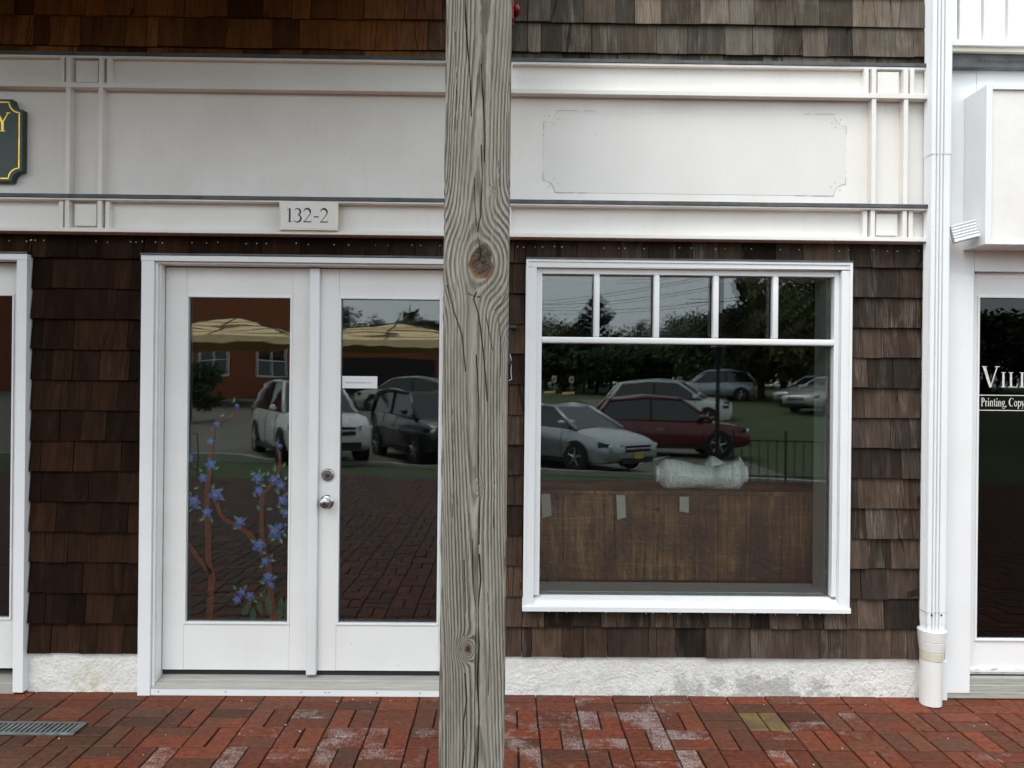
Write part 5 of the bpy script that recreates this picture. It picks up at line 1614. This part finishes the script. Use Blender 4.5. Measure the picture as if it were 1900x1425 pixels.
# ---- brick building behind the tents
def brickwall():
    m, t, b = new_mat('red brick wall')
    bt = node(t, 'ShaderNodeTexBrick', {'Vector': node(t, 'ShaderNodeMapping', {'Vector': pos(t), 'Rotation': (R(90), 0, 0)}).outputs[0], 'Color1': (.34, .085, .028, 1), 'Color2': (.25, .062, .022, 1), 'Mortar': (.16, .12, .09, 1), 'Scale': 4.0})
    t.links.new(bt.outputs['Color'], b.inputs['Base Color'])
    b.inputs['Roughness'].default_value = .85
    return m
M['brickwall'] = brickwall()
bdist = 54.0
xr_, dn, zt_ = mirror_at(548, 552, bdist); bd = -dn
gz = terr(xr_-4, bd) - .1
bb = thing('brick_building', 'red brick building with white windows behind the tents', 'building', (xr_-8, -bd, gz))
MB().box(xr_-22, xr_, -bd-10, -bd, gz-.5, zt_+.9).build('wall', M['brickwall'], bb)
MB().add([(xr_-22.4, -bd+.4, zt_+.9), (xr_+.4, -bd+.4, zt_+.9), (xr_+.4, -bd-10.4, zt_+.9), (xr_-22.4, -bd-10.4, zt_+.9), (xr_-18, -bd-5, zt_+3.2), (xr_-4, -bd-5, zt_+3.2)], [(0,1,5,4), (1,2,5), (2,3,4,5), (3,0,4), (3,2,1,0)]).build('roof', M['lead'], bb)
x2, _, z2 = mirror_at(860, 645, bdist)
MB().box(xr_+.01, x2, -bd-8, -bd-.5, gz-.5, z2+.6).build('low_wing', M['brickwall'], bb)
MB().box(xr_+.2, x2-2.0, -bd-.5, -bd-.42, gz, z2-.8).build('dark_opening', M['roomwall'], bb)
for u in (398, 505):
    wxc, _, wzc = mirror_at(u, 668, bdist)
    wn = MB(); hw, hh = .95, .95
    for (a, c, e, f_) in ((-hw-.1, -hw, -hh-.1, hh+.1), (hw, hw+.1, -hh-.1, hh+.1), (-hw, hw, hh, hh+.1), (-hw, hw, -hh-.1, -hh), (-hw, hw, -.04, .04), (-.04, .04, -hh, -.04), (-.04, .04, .04, hh)):
        wn.box(wxc+a, wxc+c, -bd+.005, -bd+.08, wzc+e, wzc+f_)
    wf = wn.build('window', M['trim'], bb)
    MB().box(wxc-hw, wxc+hw, -bd+.001, -bd+.03, wzc-hh, wzc+hh).build('pane', M['carglass'], wf)

# ---- trees
def leafmat(name, c):
    m, t, b = new_mat(name)
    oi = node(t, 'ShaderNodeObjectInfo')
    n1 = noise(t, pos(t), 1.2, 3.0)
    t.links.new(mixc(t, ramp(t, n1, .3, .7), [q*.5 for q in c], [q*1.6 for q in c]), b.inputs['Base Color'])
    b.inputs['Roughness'].default_value = .7
    return m
M['leafA'] = leafmat('dark green foliage', (.042, .060, .020))
M['leafB'] = leafmat('olive foliage', (.085, .090, .030))
M['leafC'] = leafmat('blue green needles', (.026, .040, .022))
M['leafD'] = leafmat('pale grey green foliage', (.085, .10, .070))  # greyed colour stands in for haze over the far trees
def leafcards(centers, rad, n, size, seed, flat=.0):
    r = np.random.RandomState(seed)
    c = np.asarray(centers)[r.randint(0, len(centers), n)]
    rr = np.asarray(rad)
    off = r.normal(size=(n, 3)); off /= np.linalg.norm(off, axis=1)[:, None]
    off *= (r.rand(n)**.45)[:, None]*rr
    p = c+off
    a = r.normal(size=(n, 3)); a /= np.linalg.norm(a, axis=1)[:, None]
    b_ = np.cross(a, r.normal(size=(n, 3))); b_ /= np.linalg.norm(b_, axis=1)[:, None]
    s = size*(.6+.8*r.rand(n))[:, None]
    V = np.stack([p-a*s, p-b_*s*.5, p+a*s, p+b_*s*.5], 1).reshape(-1, 3)
    return V
def quads_mesh(name, V, mat):
    n = len(V)//4
    me = bpy.data.meshes.new(name)
    me.from_pydata(V.tolist(), [], np.arange(n*4).reshape(-1, 4).tolist())
    me.materials.append(mat)
    return me
TREES = {}
def proto_round(key, H, Rr, mat, seed, n=5200):
    r = np.random.RandomState(seed)
    cs = []
    for k in range(46):
        v = r.normal(size=3); v /= np.linalg.norm(v); v *= r.rand()**.4
        cs.append((v[0]*Rr, v[1]*Rr, H*.56+v[2]*H*.40))
    V = leafcards(cs, (Rr*.34, Rr*.34, H*.11), n, .20, seed)
    tr = MB().tube([(0,0,-.3), (.05,0,H*.25), (0,.08,H*.55), (.1,0,H*.8)], [.22, .16, .10, .03], 8)
    for c in cs[:14]: tr.tube([(0, 0, H*.32), (c[0]*.5, c[1]*.5, (H*.35+c[2])*.5), c], [.08, .05, .02], 5)
    TREES[key] = (tr.mesh('trunk'), quads_mesh('crown', V, M[mat])); TREES[key][0].materials.append(M['bark'])
def proto_conifer(key, H, Rr, mat, seed):
    r = np.random.RandomState(seed); tr = MB().tube([(0,0,-.3), (0,0,H*.5), (0,0,H)], [.2, .12, .02], 8)
    cs = []
    for k in range(95):
        t = r.rand()**.8; z = H*(.10+.88*t); L = Rr*(1-t)**.75*(.75+.4*r.rand())+.15; a = r.rand()*6.283
        e = (math.cos(a)*L, math.sin(a)*L, z+L*.42)
        tr.tube([(0,0,z), (e[0]*.6, e[1]*.6, z+L*.14), e], [.05, .03, .01], 4)
        for q in np.linspace(.25, 1, 9): cs.append((e[0]*q, e[1]*q, z+L*.42*q**1.6))
    V = leafcards(cs, (.26, .26, .15), 7000, .15, seed)
    TREES[key] = (tr.mesh('trunk'), quads_mesh('crown', V, M[mat])); TREES[key][0].materials.append(M['bark'])
proto_round('A', 6.5, 2.9, 'leafA', 3); proto_round('B', 6.5, 2.9, 'leafB', 4); proto_round('D', 9.0, 4.2, 'leafD', 5, 4200)
proto_conifer('C', 9.0, 3.4, 'leafC', 6)
def tree(key, u, dist, v_top, label, wide=1.0):
    x, dn, zt = mirror_at(u, v_top, dist); d = -dn
    z0 = terr(x, d) - .06
    H = {'A': 6.25, 'B': 6.25, 'C': 9.0, 'D': 8.7}[key]
    s = (zt-z0)/H
    root = thing({'C': 'conifer_tree'}.get(key, 'leafy_tree'), label, 'tree', (x, -d, z0), rnd.uniform(0, 6.28), 'trees beyond the parking lot')
    root.scale = (s*wide, s*wide, s)
    for me, nm in zip(TREES[key], ('trunk', 'crown')): put(bpy.data.objects.new(nm, me), root, True)
# the wood behind, one dark mass
r = np.random.RandomState(77)
cs = []
for k in range(420):
    x = r.uniform(-14, 46); d = r.uniform(66, 80) - max(0, x-10)*.45
    cs.append((x, -d, terr(x, d) + r.uniform(.2, 4.2)))
V = leafcards(cs, (1.5, 1.2, 1.1), 17000, .30, 78)
wd_ = put(bpy.data.objects.new('woodland', quads_mesh('woodland', V, M['leafA'])), None)
tag(wd_, 'dark wooded belt behind the parking lot', 'woodland', kind='stuff')
tree('C', 1110, 66, 548, 'dark spreading conifer standing above the tree line', 1.0)
names = ['dark leafy tree', 'olive leafy tree']
for i, (u, dist, vt) in enumerate(((1015, 64, 612), (1048, 67, 600), (1085, 62, 640), (1135, 62, 636), (1175, 64, 628), (1215, 66, 640), (1255, 63, 628), (1300, 60, 618), (1345, 52, 590), (1375, 48, 560), (1415, 46, 548), (1455, 44, 545), (1500, 46, 556), (1545, 44, 545), (1600, 45, 530), (1680, 46, 540))):
    kk = i % 2 if i % 3 else 0
    tree('AB'[kk], u, dist, vt, names[kk] + f' in the mirrored tree line, {"first second third fourth fifth sixth seventh eighth ninth tenth eleventh twelfth thirteenth fourteenth fifteenth sixteenth".split()[i]} from the left', 1.15)
for i, (u, dist, vt) in enumerate(((1190, 120, 596), (1245, 115, 586), (1300, 118, 580), (1030, 118, 590), (700, 110, 590), (770, 105, 586), (640, 100, 575))):
    tree('D', u, dist, vt, f'pale distant tree far behind the lot, {"first second third fourth fifth sixth seventh".split()[i]} of the far ones', 1.1)
tree('A', 815, 60, 578, 'dark round tree beside the tents in the right door pane', 1.2)
tree('A', 352, 30, 655, 'dark bush at the left of the mirrored brick building', 1.0)
tree('C', 1392, 43, 470, 'tall thin conifer beside the utility pole', .55)
tree('B', 1500, 40, 480, 'tall loose tree at the right of the window', .8)
tree('A', 1830, 60, 560, 'dark leafy tree mirrored in the lettered door', 1.4)

# ---- lamp post, railings, utility pole and wires, signs, log rails
x, dn, zt = mirror_at(1332, 638, 14.0); d = -dn; z0 = terr(x, d)-.06
lp_ = thing('street_lamp', 'black lantern lamp post at the edge of the lawn', 'street lamp', (x, -d, z0))
h = zt - z0
MB().lathe([(.09,0),(.09,.10),(.06,.16),(.045,.5),(.035,h-.45),(.06,h-.42),(.03,h-.38)], (0,0,0), 'Z', 12).build('post', M['iron'], lp_, local=True, smooth='auto')
MB().lathe([(.07,h-.38),(.13,h-.08),(.15,h-.06),(.05,h+.02),(.02,h+.08),(.001,h+.10)], (0,0,0), 'Z', 6).build('lantern', M['iron'], lp_, local=True)
def railing(xa, da, xb, db, label):
    z0 = min(terr(xa, da), terr(xb, db)) - .02
    root = thing('iron_railing', label, 'railing', ((xa+xb)/2, -(da+db)/2, z0), 0, 'iron railings by the lawn')
    n = int(abs(xb-xa)/.14)
    A = Vector((xa, -da, z0)); B_ = Vector((xb, -db, z0))
    for hh in (.12, .72):
        MB().tube([A+Vector((0,0,hh)), B_+Vector((0,0,hh))], .012, 6).build('rail', M['iron'], root)
    for i in range(n+1):
        p = A.lerp(B_, i/n)
        MB().tube([p, p+Vector((0,0,.74 if i % 6 else .9))], .008 if i % 6 else .018, 6).build('picket', M['iron'], root)
railing(3.9, 9.0, 6.6, 8.6, 'black iron railing at the right of the brick pavement')
railing(-8.2, 9.0, -5.2, 9.0, 'black iron railing at the left of the brick pavement')
x, dn, _ = mirror_at(1338, 600, 44); d = -dn; z0 = terr(x, d)-.06
up_ = thing('utility_pole', 'brown wooden utility pole rising above the trees', 'pole', (x, -d, z0))
MB().lathe([(.15,0),(.10,12.5)], (0,0,0), 'Z', 10).build('shaft', M['bark'], up_, local=True)
MB().box(-1.1, 1.1, -.06, .06, 11.6, 11.75).build('crossarm', M['bark'], up_, local=True)
for i, (u0, v0, u1, v1, sag) in enumerate(((1003, 560, 1338, 505, 6), (1003, 566, 1338, 528, 8), (1003, 575, 1338, 556, 8), (1210, 520, 1338, 480, 2), (1338, 556, 1560, 500, 6))):
    pts = []
    for k in range(13):
        t = k/12; u = u0-(60 if k == 0 else 0)+(u1-u0)*t; v = v0+(v1-v0)*t+sag*4*t*(1-t)
        xx, yy, zz = mirror_at(u, v, 70-26*t if u1 < 1400 else 44); pts.append((xx, yy, zz))
    tag(MB().tube(pts, .028, 5).build('utility_wire', M['iron']), ('highest sagging wire running to the utility pole', 'second sagging wire running to the utility pole', 'lowest sagging wire running to the utility pole', 'short steep wire left of the utility pole', 'wire leaving the utility pole to the right')[i], 'wire', 'overhead wires')
for i, u in enumerate((1029, 1061, 1261)):
    x, dn, zt = mirror_at(u, 697+i, 56); d = -dn; z0 = terr(x, d)-.06
    s_ = thing('road_sign', ('small white parking sign, leftmost in the window', 'small white parking sign, second from the left in the window', 'small white parking sign above the white suv')[i], 'sign', (x, -d, z0), 0, 'parking signs along the lawn')
    MB().tube([(0,0,0),(0,0,zt-z0)], .03, 6).build('post', M['rim'], s_, local=True)
    MB().box(-.17, .17, .03, .05, zt-z0-.45, zt-z0).build('plate', M['paper'], s_, local=True)
    MB().box(-.08, .08, .051, .055, zt-z0-.34, zt-z0-.12).build('symbol', M['tail'], s_, local=True)
for i, (ua, ub) in enumerate(((1010, 1031), (1044, 1066))):
    xa, dn, _ = mirror_at(ua, 740, 55); xb, _, _ = mirror_at(ub, 740, 55); d = -dn
    tag(MB().tube([(xa, -d, terr(xa, d)+.12), (xb, -d, terr(xb, d)+.18)], .10, 8).build('log_rail', M['canvas'], None), ('pale log bumper below the leftmost parking sign', 'pale log bumper below the second parking sign')[i], 'log', 'log bumpers along the lawn')
